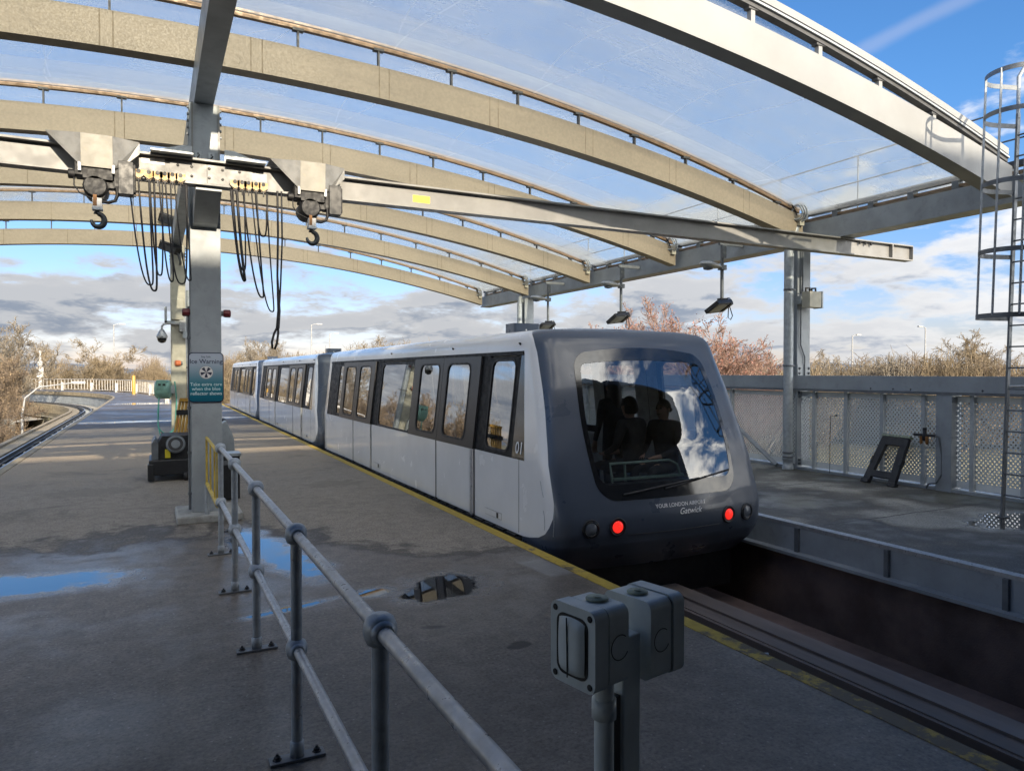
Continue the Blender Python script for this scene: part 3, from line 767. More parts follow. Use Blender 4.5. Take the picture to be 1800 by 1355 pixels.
def drainpipe(x, y, label, top=3.98):
    t = empty('drainpipe', label, 'drainpipe', 'drainpipes beside the eaves columns')
    p = MB(); p.path([(x, y, 0.02), (x, y, top)], 0.083, 'galv', 16); p.build('pipe', t)
    for z in (0.22, 0.30, 1.9, 3.3):
        c = MB(); c.lathe([(0.085, 0), (0.096, 0.0), (0.096, 0.035), (0.085, 0.035)], (x, y, z), 'galv_dark', n=16); c.box(x - 0.005, x + 0.15, y - 0.02, y + 0.02, z + .005, z + 0.03, 'galv_dark'); c.build('clip', t)
    f = MB(); f.lathe([(0.10, 0), (0.10, 0.06), (0.088, 0.07), (0.088, 0.16), (0.10, 0.17), (0.10, 0.21)], (x, y, 0.004), 'galv', n=16); f.build('shoe', t)
    if top > 3.9:
        s = MB(); s.path([(x, y, top), (x, y, 4.15), (x + 0.06, y - 0.05, 4.35), (x + 0.12, y - 0.05, 4.5)], 0.07, 'galv', 12); s.build('swan_neck', t)
    return rebase(t, (x, y, 0))
drainpipe(10.50, 9.57, 'grey metal drainpipe clipped beside the cream-box column')
drainpipe(10.52, RIB_Y[4] + 0.12, 'grey drainpipe with a bent neck seen just above the train roof')

def coil(x, y, z, label):
    mb = MB()
    for k in range(3):
        pts = []; r = 0.13 + 0.02 * k
        for j in range(20):
            a = 2 * math.pi * j / 20; pts.append((x + 0.04 * k + 0.03 * math.sin(2 * a), y + r * math.cos(a) - 0.12, z + r * 1.05 * math.sin(a)))
        mb.path(pts, 0.016, 'galv_light' if k == 1 else 'galv', 6, closed=True)
    mb.path([(x - 0.1, y - 0.06, z + 0.2), (x, y - .1, z + 0.02), (x + 0.12, y - 0.05, z - 0.18), (x + 0.12, y - .05, z - .32)], 0.013, 'black', 6)
    mb.box(x + 0.05, x + 0.16, y - 0.16, y - 0.04, z - 0.24, z - 0.14, 'cream')
    o = tag(mb.build('cable_coil'), label, 'cable coil', 'cable coils at the rib ends'); rebase(o, (x, y, z)); return o
for k, lab in zip((1, 2, 3, 4, 5), ('coil of cable at the right foot of the second rib above the crane beam tip', 'coil of cable at the rib foot between the two larger floodlights',
        'coil of cable at the rib foot above the middle floodlight', 'coil of cable at the rib foot directly above the bent drainpipe', 'coil of cable at the foot of the farthest rib')):
    coil(10.52, RIB_Y[k] - 0.02, 4.72, lab)

# ================================================================== RUNWAY BEAM AND HOISTS
YB = 8.80; BZ0, BZ1 = 3.885, 4.172
def runway():
    t = empty('crane_beam', 'long pale grey crane beam crossing from the left hoist to past the fence', 'crane beam')
    b = MB(); xa, xb = -8.5, 12.78
    b.box(xa, xb, YB - 0.085, YB + 0.085, BZ0, BZ0 + 0.022, 'steel_light'); b.box(xa, xb, YB - 0.085, YB + 0.085, BZ1 - 0.022, BZ1, 'steel_light'); b.box(xa, xb, YB - 0.012, YB + 0.012, BZ0 + 0.022, BZ1 - 0.022, 'steel_light')
    b.box(xb, xb + 0.012, YB - 0.085, YB + 0.085, BZ0, BZ1, 'steel_light'); b.box(12.2, 12.23, YB - 0.084, YB - 0.013, BZ0 + 0.022, BZ1 - 0.022, 'steel_light')
    b.build('beam', t)
    s = MB()
    for x in (X0 - 0.32, X0 - 0.18, X0 - 0.06, X0 + 0.06, X0 + 0.22): pass
    s.box(X0 - 0.42, X0 + 0.44, YB - 0.026, YB - 0.0125, BZ0 + 0.03, BZ1 - 0.03, 'steel_light')
    bolts(s, [(X0 + dx, YB - 0.026, z) for dx in (-0.34, -0.20, -0.02, 0.12, 0.30) for z in (3.98, 4.085)], (0, -1, 0), 'black', r=0.011, h=0.014)
    s.box(X0 - 0.045, X0 - 0.04, YB - 0.028, YB - 0.026, BZ0 + 0.03, BZ1 - 0.03, 'slot')
    s.build('splice_plate', t)
    g = MB()
    for sx in (-1, 1):
        o = (X0 - 0.02 + sx * 0.17, YB + 0.08, BZ1 + 0.020)
        g.prism([(0, 0), (0.46, 0), (0.40, 0.05), (0.10, 0.15), (0, 0.15)], o, (sx, 0, 0), (0, 0, 1), 0.02 * 1, 'galv')
        g.box(min(o[0], o[0] + sx * 0.42), max(o[0], o[0] + sx * 0.42), YB - 0.20, YB + 0.66, BZ1 + 0.001, BZ1 + 0.018, 'galv')
    g.build('gusset', t)
    l = MB(); l.box(2.98, 3.21, YB - 0.0145, YB - 0.0125, 3.97, 4.06, 'label_yellow')
    add_text(l, 'SWL 1250KGS', 0.026, (3.075, YB - 0.0155, 4.045), (1, 0, 0), (0, 0, 1), 'sign_dark'); l.build('load_label', t)
    l2 = MB(); l2.box(X0 - 0.70, X0 - 0.47, YB - 0.0145, YB - 0.0125, 4.07, 4.135, 'white_label'); l2.build('white_plate', t)
    l3 = MB(); l3.box(0.98, 1.08, YB - 0.0145, YB - 0.0125, 4.02, 4.11, 'white_label'); l3.box(1.08, 1.20, YB - 0.0145, YB - 0.0125, 4.0, 4.10, 'steel'); l3.build('maker_plate', t)
    br = MB(); br.box(11.2, 11.9, YB + 0.06, YB + 0.35, BZ1, BZ1 + 0.03, 'galv_dark'); br.box(11.3, 11.8, YB - .05, YB + 0.1, BZ1 - 0.035, BZ1 + 0.001, 'galv_dark')
    for q in (11.35, 11.5, 11.65): br.lathe([(0.02, 0), (0.02, 0.05)], (q, YB - 0.05, BZ1 - 0.08), 'black', n=6, smooth=False)
    br.build('end_clamp', t)
    return rebase(t, (X0, YB, BZ0))
runway()

def hook_mb(c, s=1.0):
    h = MB(); pts = []; rs = []
    for k in range(18):
        a = R(110 - 290 * k / 17); r = 0.062 * s; pts.append((c[0] + r * math.cos(a), c[1], c[2] - 0.10 * s + r * 1.15 * math.sin(a))); rs.append(s * (0.022 + 0.010 * math.sin(math.pi * k / 17) - 0.008 * (k / 17) ** 3))
    pts = [(c[0], c[1], c[2] + 0.02)] + pts; rs = [0.02 * s] + rs
    h.path(pts, rs, 'hook', 10); return h
def hoist(x, label, flip):
    t = empty('chain_hoist', label, 'hoist', 'hoists on the crane beam')
    y0 = YB - 0.30
    cov = MB()
    # bent sheet rain cover: pale front panel with flared grey ears either side
    zt, zb = 4.37, 4.045; w = 0.142
    P = lambda a, b, c: (x + a, y0 + b, c)
    def plate(pts, m):
        a = [Vector(p) for p in pts]; nn = (a[1] - a[0]).cross(a[2] - a[0]).normalized() * 0.004
        n = len(a); cov.add(a + [p + nn for p in a], [tuple(range(n)), tuple(range(2 * n - 1, n - 1, -1))] + [(i, (i + 1) % n, n + (i + 1) % n, n + i) for i in range(n)], m)
    plate([P(-w, 0, zb), P(w, 0, zb), P(w, -0.02, zt), P(-w, -0.02, zt)], 'cover_white')
    L = -0.455; Rr = 0.385
    plate([P(-w, 0, zb), P(-w, -0.02, zt), P(L, 0.10, zt + 0.015)], 'cover')
    plate([P(w, 0, zb), P(w + 0.10, 0.06, zb + 0.06), P(Rr, 0.08, zt - 0.12), P(Rr, 0.08, zt + 0.0), P(w, -0.02, zt)], 'cover')
    plate([P(L, 0.10, zt + 0.015), P(-w, -0.02, zt), P(w, -0.02, zt), P(Rr, 0.08, zt), P(Rr, 0.5, zt), P(L, 0.5, zt + 0.015)], 'cover')
    cov.build('rain_cover', t)
    lt = MB(); add_text(lt, 'KONECRANES', 0.036, (x + 0.02, y0 - 0.006, zb + 0.035), (1, 0, 0), (0, -0.06, 1), 'white_text'); lt.build('lettering', t)
    bd = MB(); s = 1 if not flip else 1
    bd.box(x - 0.13, x + 0.14, y0 + 0.02, y0 + 0.30, 3.93, 4.05, 'black_dirty'); bd.box(x - 0.20, x - 0.10, y0 + 0.03, y0 + 0.26, 3.96, 4.10, 'black_dirty')
    bd.lathe([(0.10, 0), (0.115, 0.02), (0.115, 0.34), (0.09, 0.37)], (x - 0.02, y0 + 0.02, 3.86), 'black_dirty', (0, 1, 0), 14)
    bd.lathe([(0.05, 0), (0.05, 0.06), (0.04, 0.065)], (x - 0.20, y0 + 0.12, 3.98), 'black', (-1, 0, 0), 10)
    bd.box(x + 0.15, x + 0.30, y0 + 0.04, y0 + 0.22, 3.86, 4.02 + 0.06, 'black_dirty'); bd.box(x + 0.19, x + 0.33, y0 + 0.0, y0 + 0.16, 3.80, 4.14, 'black_plastic'); bd.box(x + 0.31, x + 0.35, y0 + 0.03, y0 + 0.14, 3.83, 4.12, 'black_dirty')
    bd.prism([(-0.13, 3.93), (-0.02, 3.74), (0.05, 3.74), (0.10, 3.86), (0.20, 3.86), (0.20, 3.93)], (x, y0 + 0.06, 0), (1, 0, 0), (0, 0, 1), -0.12, 'black_dirty')
    for dx in (-0.17, 0.13): bd.box(x + dx, x + dx + 0.03, y0 - 0.004, y0 + 0.01, zb - 0.05, zb + 0.04, 'galv_light')
    bd.build('motor_body', t, 0.004)
    ch = MB(); ch.path([(x - 0.21, y0 + 0.1, 3.96), (x - 0.21, y0 + 0.08, 3.86), (x - 0.16, y0 + 0.05, 3.78), (x - 0.05, y0 + 0.05, 3.735)], 0.007, 'black', 6)
    ch.path([(x + 0.04, y0 + 0.05, 3.71), (x + 0.10, y0 + 0.05, 3.705), (x + 0.16, y0 + 0.05, 3.73), (x + 0.18, y0 + 0.05, 3.79), (x + 0.175, y0 + 0.05, 3.88)], 0.017, 'black', 8)
    ch.build('cable', t)
    bl = MB(); bl.box(x - 0.045, x + 0.04, y0 + 0.02, y0 + 0.11, 3.63, 3.74, 'galv_light'); bl.box(x - 0.04, x - 0.005, y0 + 0.015, y0 + 0.02, 3.655, 3.77, 'rust'); bl.box(x - 0.05, x + 0.045, y0 + 0.012, y0 + 0.115, 3.615, 3.645, 'galv'); 
    hb = bl.build('hook_block', t, 0.004)
    hook_mb((x, y0 + 0.06, 3.61), 0.95 if not flip else 0.95).build('hook', hb)
    for dx in (-0.12, 0.10):
        tr = MB(); tr.box(x + dx - 0.03, x + dx + 0.03, YB - 0.10, YB + 0.10, 3.84, 3.86, 'black_dirty')
        tr.box(x + dx - 0.03, x + dx + 0.03, YB - 0.12, YB - 0.10, 3.845, 4.02, 'black_dirty'); tr.box(x + dx - 0.03, x + dx + 0.03, YB + 0.10, YB + 0.12, 3.845, 4.02, 'black_dirty')
        to = tr.build('trolley', t)
        for sy in (-1, 1):
            wm_ = MB(); wm_.lathe([(0.045, 0), (0.045, 0.03)], (x + dx, YB + sy * 0.05, BZ0 + 0.068), 'black', (0, sy, 0), 12); wm_.build('wheel', to)
    rebase(t, (x, YB, BZ0))
    for ch in t.children:
        if ch.name.startswith('trolley'): continue
        for g in (ch,) + tuple(ch.children): g.data.transform(Matrix.Translation((0, 0, -0.15)))
    return t
hoist(-0.50, 'left chain hoist under a flared pale metal cover with its hook hanging', False)
hoist(1.67, 'right chain hoist under a flared metal cover beside the steel column', True)

def festoon(xs, loops, label, pend):
    t = empty('cable_festoon', label, 'cable festoon', 'festoon cables under the crane beam')
    yz = YB - 0.11
    for x in xs:
        m = MB(); m.prism([(-0.05, 0.01), (0.05, 0.01), (0.05, -0.045), (0.012, -0.10), (-0.012, -0.10), (-0.05, -0.045)], (x, yz, 4.02), (1, 0, 0), (0, 0, 1), -0.03, 'yellow_plastic')
        m.lathe([(0.022, 0), (0.022, 0.05)], (x, yz - 0.006, 4.012), 'black', (0, 1, 0), 10)
        m.prism([(-0.05, -0.05), (-0.008, -0.097), (0.008, -0.097), (0.05, -0.05), (0.0, -0.085)], (x, yz - 0.004, 4.02), (1, 0, 0), (0, 0, 1), -0.035, 'black')
        m.path([(x - 0.035, yz, 3.905), (x, yz, 3.925), (x + 0.035, yz, 3.905)], 0.009, 'black', 6); m.box(x - 0.006, x + 0.006, yz - 0.01, yz + 0.01, 3.87, 3.93, 'black')
        m.build('trolley', t)
    rail = MB(); rail.path([(xs[0] - 0.05, yz + 0.03, 4.0), (xs[-1] + 0.05, yz + 0.03, 4.0)], 0.012, 'galv', 6); rail.build('rail', t)
    for (xa, xb, zl, r, sk) in loops:
        pts = []
        for k in range(25):
            u = k / 24; s_ = 2 * u - 1
            dep = 1 - abs(s_) ** 2.7 if abs(s_) < 1 else 0
            bow = math.sin(math.pi * u) * sk
            xx = xa + (xb - xa) * (0.5 + 0.5 * math.copysign(abs(s_) ** 0.8, s_)) + bow
            pts.append((xx, yz - 0.01 + 0.015 * math.sin(5 * u), 3.91 + (zl - 3.91) * dep))
        m = MB(); m.path(pts, r, 'black', 6); m.build('cable', t)
    rebase(t, (xs[0], yz, 3.95)); t.location.z -= 0.06; t.location.x *= 0.975; return t
festoon([-0.13, -0.03, 0.055, 0.125, 0.20, 0.28], [(-0.22, -0.03, 2.80, 0.009, 0.10), (-0.13, 0.02, 2.74, 0.011, 0.07), (-0.02, 0.10, 2.91, 0.009, 0.03), (0.07, 0.18, 2.85, 0.009, 0.06), (0.13, 0.34, 2.83, 0.009, 0.05), (0.22, 0.33, 2.87, 0.008, 0.09)],
        'yellow cable trolleys with black loops hanging left of the column', False)
festoon([0.865, 0.94, 1.01, 1.09, 1.17], [(0.82, 0.88, 2.90, 0.015, 0.11), (0.84, 0.96, 3.02, 0.009, 0.05), (0.95, 1.09, 2.72, 0.010, 0.13), (1.04, 1.20, 2.56, 0.008, 0.14), (1.08, 1.21, 3.42, 0.009, 0.02)],
        'yellow cable trolleys with black loops hanging right of the column', True)
pm = MB(); yq = YB - 0.26
pm.path([(1.315, yq, 3.86), (1.32, yq, 3.4), (1.31, yq, 2.9), (1.325, yq, 2.5), (1.31, yq, 2.3)], [.012, .012, .012, .02, .022], 'black', 8)
pm.path([(1.36, yq, 3.86), (1.365, yq, 3.3), (1.345, yq, 2.8), (1.325, yq, 2.45)], 0.010, 'black', 6)
pm.path([(1.31, yq, 2.32), (1.27, yq, 2.24), (1.245, yq, 2.14), (1.25, yq, 2.07), (1.275, yq, 2.06), (1.30, yq, 2.13), (1.315, yq, 2.24), (1.315, yq, 2.33)], 0.013, 'black', 8)
rebase(tag(pm.build('pendant_cable'), 'long black pendant cable ending in a loop below the right hoist', 'cable'), (1.32, yq, 2.05)).location.x = 1.285

# ================================================================== FIXED TO THE MIDDLE COLUMNS
def ice_sign():
    y = COL_Y[0] - 0.185; t = empty('warning_sign', 'teal ice warning sign with a round reflector on the front column', 'sign')
    cx, cz, w, h = 0.575, 1.735, 0.375, 0.585
    b = MB(); b.prism(rrect(w + 0.022, h + 0.022, 0.05), (cx, y, cz), (1, 0, 0), (0, 0, 1), 0.012, 'sign_dark'); b.build('border', t)
    f = MB(); f.prism(rrect(w, h, 0.04), (cx, y - 0.0125, cz), (1, 0, 0), (0, 0, 1), 0.003, 'sign'); f.build('panel', t)
    yf = y - 0.0165
    l = MB()
    def tx(s_, size, z, m, dx=0): add_text(l, s_, size, (cx + dx, yf, z), (1, 0, 0), (0, 0, 1), m)
    tx('Stay Safe.', 0.030, cz + 0.25, 'sign_dark'); tx('Ice Warning', 0.075, cz + 0.192, 'sign_dark')
    l.build('heading', t); l = MB()
    tx('Take extra care', 0.056, cz - 0.085, 'sign_light'); tx('when the blue', 0.056, cz - 0.140, 'sign_light'); tx('reflector shows', 0.056, cz - 0.197, 'sign_light')
    l.build('lettering', t)
    e = MB(); c0 = (cx, yf, cz + 0.062); e.lathe([(0.082, 0), (0.082, 0.002)], c0, 'steel', (0, -1, 0), 28); e.lathe([(0.074, 0.002), (0.074, 0.004)], c0, 'white_label', (0, -1, 0), 28)
    for k in range(5):
        a0 = R(-90 + 72 * k - 18); a1 = a0 + R(36); r = 0.064
        pts = [(cx, yf - 0.0055, c0[2])] + [(cx + r * math.cos(a0 + (a1 - a0) * j / 4), yf - 0.0055, c0[2] + r * math.sin(a0 + (a1 - a0) * j / 4)) for j in range(5)]
        e.add(pts, [tuple(range(6))], 'sign_dark')
    e.build('reflector', t)
    return rebase(t, (cx, y, cz))
ice_sign()
def alarm(c, ax, label, m='red_alarm', s=1.0, cat='alarm lamp'):
    t = empty('alarm_lamp', label, cat, 'alarm lamps on the columns' if m == 'red_alarm' else None)
    b = MB(); b.lathe([(0.032 * s, 0), (0.032 * s, 0.03 * s), (0.02 * s, 0.032 * s)], c, 'galv_dark', ax, 12); b.build('base', t)
    l = MB(); q = Vector(c) + Vector(ax) * 0.03 * s; l.lathe([(0.042 * s, 0), (0.048 * s, 0.02 * s), (0.048 * s, 0.075 * s), (0.035 * s, 0.085 * s)], q, m, ax, 8, False); l.build('lens', t)
    return rebase(t, c)
alarm((0.43, COL_Y[0] - 0.12, 2.525), (-1, 0, 0), 'dark red alarm lamp on the left side of the front column above the sign')
alarm((0.752, COL_Y[0] - 0.12, 2.525), (1, 0, 0), 'dark red alarm lamp on the right side of the front column')
YC2 = COL_Y[1] - 0.19
alarm((0.66, YC2, 2.03), (-0.95, -0.3, 0), 'small orange beacon on the rear column below the dome camera', 'orange', 1.5, 'beacon')
alarm((0.86, YC2 + 0.05, 2.64), (-0.3, -1, 0), 'small red alarm lamp on the rear column pipe', 'red_alarm', 1.0)
def dome_camera():
    t = empty('dome_camera', 'grey dome security camera on a bent arm on the rear column', 'camera'); x, y, z = 0.20, YC2 - 0.08, 2.72
    b = MB(); b.lathe([(0.02, 0.16), (0.05, 0.15), (0.075, 0.10), (0.125, 0.0), (0.13, -0.02), (0.12, -0.06)], (x, y, z), 'galv_light', n=18); b.build('housing', t)
    d = MB(); d.lathe([(0.11, 0.0), (0.105, -0.05), (0.08, -0.10), (0.03, -0.125)], (x, y, z - 0.06), 'black_gloss', n=18); d.build('dome', t)
    a = MB(); a.path([(x, y, z + 0.15), (x, y, z + 0.24), (x + 0.04, y, z + 0.29), (x + 0.12, y, z + 0.31), (x + 0.42, y, z + 0.31)], 0.028, 'galv_light', 10); a.box(x + 0.40, x + 0.55, y - 0.06, y + 0.08, z + 0.12, z + 0.50, 'galv_light'); a.box(x + 0.48, x + .58, y - 0.05, y + .06, z - 0.05, z + .12, 'galv'); a.build('arm', t)
    return rebase(t, (x, y, z))
dome_camera()
def col2_box():
    t = empty('junction_box', 'cream junction box on a bracket high on the rear column', 'junction box', 'junction boxes on the columns'); y = YC2
    b = MB(); b.box(0.42, 0.70, y - 0.16, y - 0.01, 3.13, 3.66, 'cream'); b.build('box', t, 0.01)
    k = MB(); k.box(0.26, 0.74, y - 0.10, y - 0.04, 3.05, 3.10, 'galv'); k.box(0.26, 0.32, y - 0.10, y - 0.04, 3.05, 3.45, 'galv'); k.build('bracket', t)
    return rebase(t, (0.56, y, 3.1))
col2_box()
dp = drainpipe(0.845, YC2 + 0.02, 'grey downpipe running up the right side of the rear cream column', 3.9)
def column_lamp(z, label):
    t = empty('column_floodlight', label, 'floodlight', 'floodlights on the rear column'); x, y = 0.40, YC2 - 0.25
    q = Matrix.Rotation(R(18), 3, 'Y') @ Matrix.Rotation(R(-24), 3, 'X')
    h = MB(); h.obox((x, y, z), (0.52, 0.34, 0.07), 'black_plastic', q); h.obox(Vector((x, y, z)) + q @ Vector((0.15, 0, 0.05)), (0.2, 0.26, 0.06), 'black_dirty', q); h.build('housing', t, 0.01)
    g = MB(); g.obox(Vector((x, y, z)) + q @ Vector((-0.05, 0, -0.038)), (0.36, 0.27, 0.006), 'lamp_glass', q); g.build('lens', t)
    a = MB(); a.path([(x + 0.15, y + 0.02, z), (x + 0.24, y + 0.12, z - 0.32), (x + 0.24, y + 0.25, z - 0.36)], 0.035, 'galv_dark', 6); a.build('arm', t)
    return rebase(t, (x, y, z))
column_lamp(5.62, 'upper dark floodlight tilted on the rear column among the cable loops')
column_lamp(4.92, 'lower dark floodlight tilted on the rear column among the cable loops')
def hose_reel():
    t = empty('hose_reel', 'sea-green hose reel on the rear column with its hose looped below', 'hose reel'); x, y, z = 0.22, YC2 - 0.12, 1.36
    b = MB(); b.lathe([(0.20, -0.17), (0.235, -0.14), (0.235, 0.14), (0.20, 0.17)], (x, y, z), 'reel', (1, -0.25, 0), 22); b.box(x - 0.16, x + 0.05, y - 0.24, y + 0.1, z + 0.02, z + 0.24, 'reel'); b.build('casing', t, 0.01)
    s = MB(); s.box(x - 0.12, x - 0.06, y - 0.247, y - 0.24, z + 0.10, z + 0.15, 'slot'); s.box(x - 0.02, x + 0.04, y - 0.247, y - 0.24, z + 0.10, z + 0.15, 'slot'); s.build('slot', t)
    h = MB(); pts = [(x - 0.10, y - 0.1, z - 0.2)]
    for k in range(13):
        a = R(180 + 180 * k / 12); pts.append((x + 0.07 + 0.20 * math.cos(a), y - 0.08, z - 0.85 + 0.26 * math.sin(a)))
    pts += [(x + 0.28, y - 0.04, z - 0.6), (x + 0.30, y - 0.02, z - 0.3), (x + 0.28, y, z + 0.05), (x + .26, y + .05, z + .2)]
    h.path(pts, 0.016, 'hose', 8); h.path([(x - 0.1, y - 0.09, z - 0.2), (x - 0.13, y - .09, z - 0.55), (x - 0.12, y - 0.1, z - 0.95), (x - 0.06, y - 0.12, z - 1.22), (x - 0.05, y - 0.15, 0.02)], 0.014, 'hose', 8)
    h.build('hose', t)
    k = MB(); k.box(x + 0.10, x + 0.26, y, y + 0.14, z - 0.10, z + 0.10, 'galv'); k.path([(x + .32, y, 0.02), (x + .33, y, 1.1)], 0.03, 'galv', 8); k.path([(x + .33, y - .03, 0.35), (x + .33, y - .03, 0.62)], 0.042, 'orange', 8); k.build('bracket', t)
    return rebase(t, (x, y, z))
hose_reel()
def poles():
    t = empty('folding_barrier', 'folded yellow barrier poles leaning against the rear column above the sweeper', 'barrier')
    for k in range(5):
        m = MB(); x = 0.32 + 0.055 * k; y = 14.15
        m.path([(x, y, 0.62), (x + 0.11, y + 0.12, 1.30)], 0.024, 'yellow_plastic', 8); m.build('pole', t)
    s = MB(); s.box(0.36, 0.70, 14.16, 14.26, 1.03, 1.12, 'black'); s.box(0.42, 0.72, 14.2, 14.3, 1.27, 1.33, 'yellow_plastic'); s.build('strap', t)
    l = MB(); l.box(0.30, 0.62, 14.05, 14.3, 0.0, 0.62, 'galv_dark'); l.build('base', t)
    return rebase(t, (0.5, 14.15, 0))
poles()
def sweeper():
    t = empty('floor_sweeper', 'grimy black floor sweeping machine standing behind the front column', 'floor sweeper')
    x0, x1, y0, y1 = 0.02, 1.10, 13.1, 14.0
    b = MB(); b.prism([(0, 0.30), (0, 0.55), (0.10, 0.74), (0.92, 0.74), (1.05, 0.55), (1.08, 0.30)], (x0, y0 + 0.08, 0), (1, 0, 0), (0, 0, 1), -0.75, 'black_dirty'); b.build('body', t, 0.03)
    f = MB(); f.box(x0 - 0.10, x1 + 0.02, y0 - 0.04, y1, 0.10, 0.36, 'black_plastic'); f.box(x0 - 0.12, x0 - 0.02, y0 - 0.06, y0 + 0.10, 0.02, 0.30, 'black_plastic'); f.build('brush_housing', t, 0.02)
    d = MB(); d.lathe([(0.15, 0), (0.15, 0.02), (0.12, 0.025)], (x0 + 0.30, y0 + 0.04, 0.60), 'galv_dark', (0, -1, 0.3), 22); d.lathe([(0.115, 0.026), (0.115, 0.03)], (x0 + 0.30, y0 + 0.04, 0.60), 'black', (0, -1, 0.3), 22); d.lathe([(0.07, 0.031), (0.07, 0.034)], (x0 + .30, y0 + .04, .60), 'galv_dark', (0, -1, .3), 18); d.build('filter_cap', t)
    s = MB(); s.box(x0 + 0.14, x0 + 0.22, y0 + 0.055, y0 + 0.07, 0.38, 0.52, 'label_yellow'); s.build('sticker', t)
    g = MB(); g.prism([(0, 0.16), (0, 0.62), (0.05, 0.70), (0.10, 0.62), (0.10, 0.16)], (x0 - 0.06, y0 + 0.02, 0), (1, 0, 0), (0, 0, 1), -0.9, 'galv_dark'); g.build('side_panel', t, 0.01)
    for (wx, wy, r) in ((x0 + 0.45, y0 - 0.03, 0.075), (x1 - 0.15, y0 + 0.6, 0.12), (x0 + 0.1, y0 + 0.7, 0.12)):
        w = MB(); w.lathe([(r * .8, -0.035), (r, -0.025), (r, 0.025), (r * .8, 0.035)], (wx, wy, r), 'black', (1, 0, 0), 16); w.build('wheel', t)
    h = MB(); h.path([(x1 - 0.1, y1 - 0.1, 0.7), (x1 + 0.02, y1 - 0.1, 0.95), (x1 + 0.04, y1 - 0.1, 0.96)], 0.018, 'black', 8); h.path([(x1 + 0.03, y1 - .35, 0.95), (x1 + 0.03, y1 + .05, 0.95)], 0.018, 'black', 8)
    h.prism([(0, 0.3), (0, 0.9), (0.08, 0.95), (0.2, 0.65), (0.22, 0.3)], (x1 - 0.05, y0 + 0.3, 0), (1, 0, 0), (0, 0, 1), -0.3, 'steel'); h.build('handle', t)
    return rebase(t, (0.5, 13.5, 0))
sweeper()
bb = MB(); bb.box(0.84, 1.08, 10.75, 11.05, 0.02, 0.62, 'black_plastic'); bb.box(0.82, 1.10, 10.73, 11.07, 0.62, 0.66, 'galv'); bb.box(0.86, 1.06, 10.742, 10.75, 0.5, 0.56, 'galv_dark')
rebase(tag(bb.build('equipment_box', bevel=0.008), 'black equipment box with a grey lid beyond the handrail posts', 'box'), (0.96, 10.9, 0))

# ================================================================== TRAIN
def lerp_tab(tab, z):
    if z <= tab[0][0]: return tab[0][1]
    for (a, va), (b, vb) in zip(tab[:-1], tab[1:]):
        if z <= b: return va + (vb - va) * (z - a) / (b - a)
    return tab[-1][1]
W_TAB = [(-0.30, 1.34), (-0.15, 1.40), (0.0, 1.42), (0.83, 1.42), (2.02, 1.285), (2.10, 1.277), (2.17, 1.262), (2.22, 1.238), (2.26, 1.19), (2.295, 1.02), (2.32, 0.62), (2.33, 0.15)]
YF_TAB = [(-0.30, 0.42), (-0.15, 0.27), (0.0, 0.17), (0.15, 0.125), (0.30, 0.13), (0.45, 0.17), (1.0, 0.36), (1.6, 0.59), (2.02, 0.78), (2.10, 0.815), (2.17, 0.85), (2.22, 0.89), (2.26, 0.95), (2.295, 1.07), (2.32, 1.26), (2.33, 1.45)]
SB_TAB = [(-0.30, -0.62), (0.0, -0.50), (0.02, -0.34), (0.06, -0.16), (0.12, -0.04), (0.25, 0.08), (0.45, 0.13), (1.4, 0.15), (2.02, 0.13), (2.17, 0.10), (2.33, 0.02)]
CR, BOW, CL = 0.25, 0.09, 11.28
def hw(z): return lerp_tab(W_TAB, z)
def nose_curve(z):
    w = hw(z); yf = lerp_tab(YF_TAB, z); r = min(CR, w * 0.6); ys = yf + BOW + r
    return w, yf, r, ys
def nose_pt(z, s):
    # s: arc length from where the side wall starts to turn (negative: along the side, backwards)
    w, yf, r, ys = nose_curve(z); A = r * math.pi / 2
    if s <= 0: return (-w, ys - s, z)
    if s < A:
        a = s / r; return (-w + r - r * math.cos(a), ys - r * math.sin(a), z)
    x = -w + r + (s - A); wi = w - r
    return (x, yf + BOW * (x / wi) ** 2 if wi > 1e-6 else yf, z)
def face_y(x, z):
    w, yf, r, ys = nose_curve(z); wi = w - r
    if abs(x) <= wi: return yf + BOW * (x / wi) ** 2
    q = min(1.0, (abs(x) - wi) / r); return ys - r * math.sqrt(max(0, 1 - q * q))
ZL = [-0.30, -0.15, 0.0, 0.02, 0.06, 0.12, 0.20, 0.30, 0.45, 0.62, 0.83, 1.0, 1.2, 1.4, 1.6, 1.8, 2.02, 2.10, 2.17, 2.22, 2.26, 2.295, 2.32, 2.33]
# windscreen outline on the nose (x, z)
WS = []
def ws_outline(top, bot, wt, wm, wb, rc_t, rc_b, dome, n=10):
    pts = []
    def corner(cx, cz, r, a0, a1):
        for k in range(n + 1):
            a = R(a0 + (a1 - a0) * k / n); pts.append((cx + r * math.cos(a), cz + r * math.sin(a)))
    corner(wt - rc_t, top - rc_t, rc_t, 8, 90)
    for k in range(1, 12):
        u = 1 - 2 * k / 12; pts.append((u * (wt - rc_t), top + dome * (1 - u * u)))
    corner(-(wt - rc_t), top - rc_t, rc_t, 90, 172)
    for k in range(1, 8):
        u = k / 8; pts.append((-(wt + (wm - wt) * math.sin(u * math.pi / 2) + (wb - wm) * u * u), top - rc_t + (bot + rc_b - top + rc_t) * u))
    corner(-(wb - rc_b), bot + rc_b, rc_b, 180, 270)
    for k in range(1, 12):
        u = -1 + 2 * k / 12; pts.append((u * (wb - rc_b), bot))
    corner(wb - rc_b, bot + rc_b, rc_b, 270, 360)
    for k in range(1, 8):
        u = 1 - k / 8; pts.append(((wt + (wm - wt) * math.sin(u * math.pi / 2) + (wb - wm) * u * u), top - rc_t + (bot + rc_b - top + rc_t) * u))
    return pts
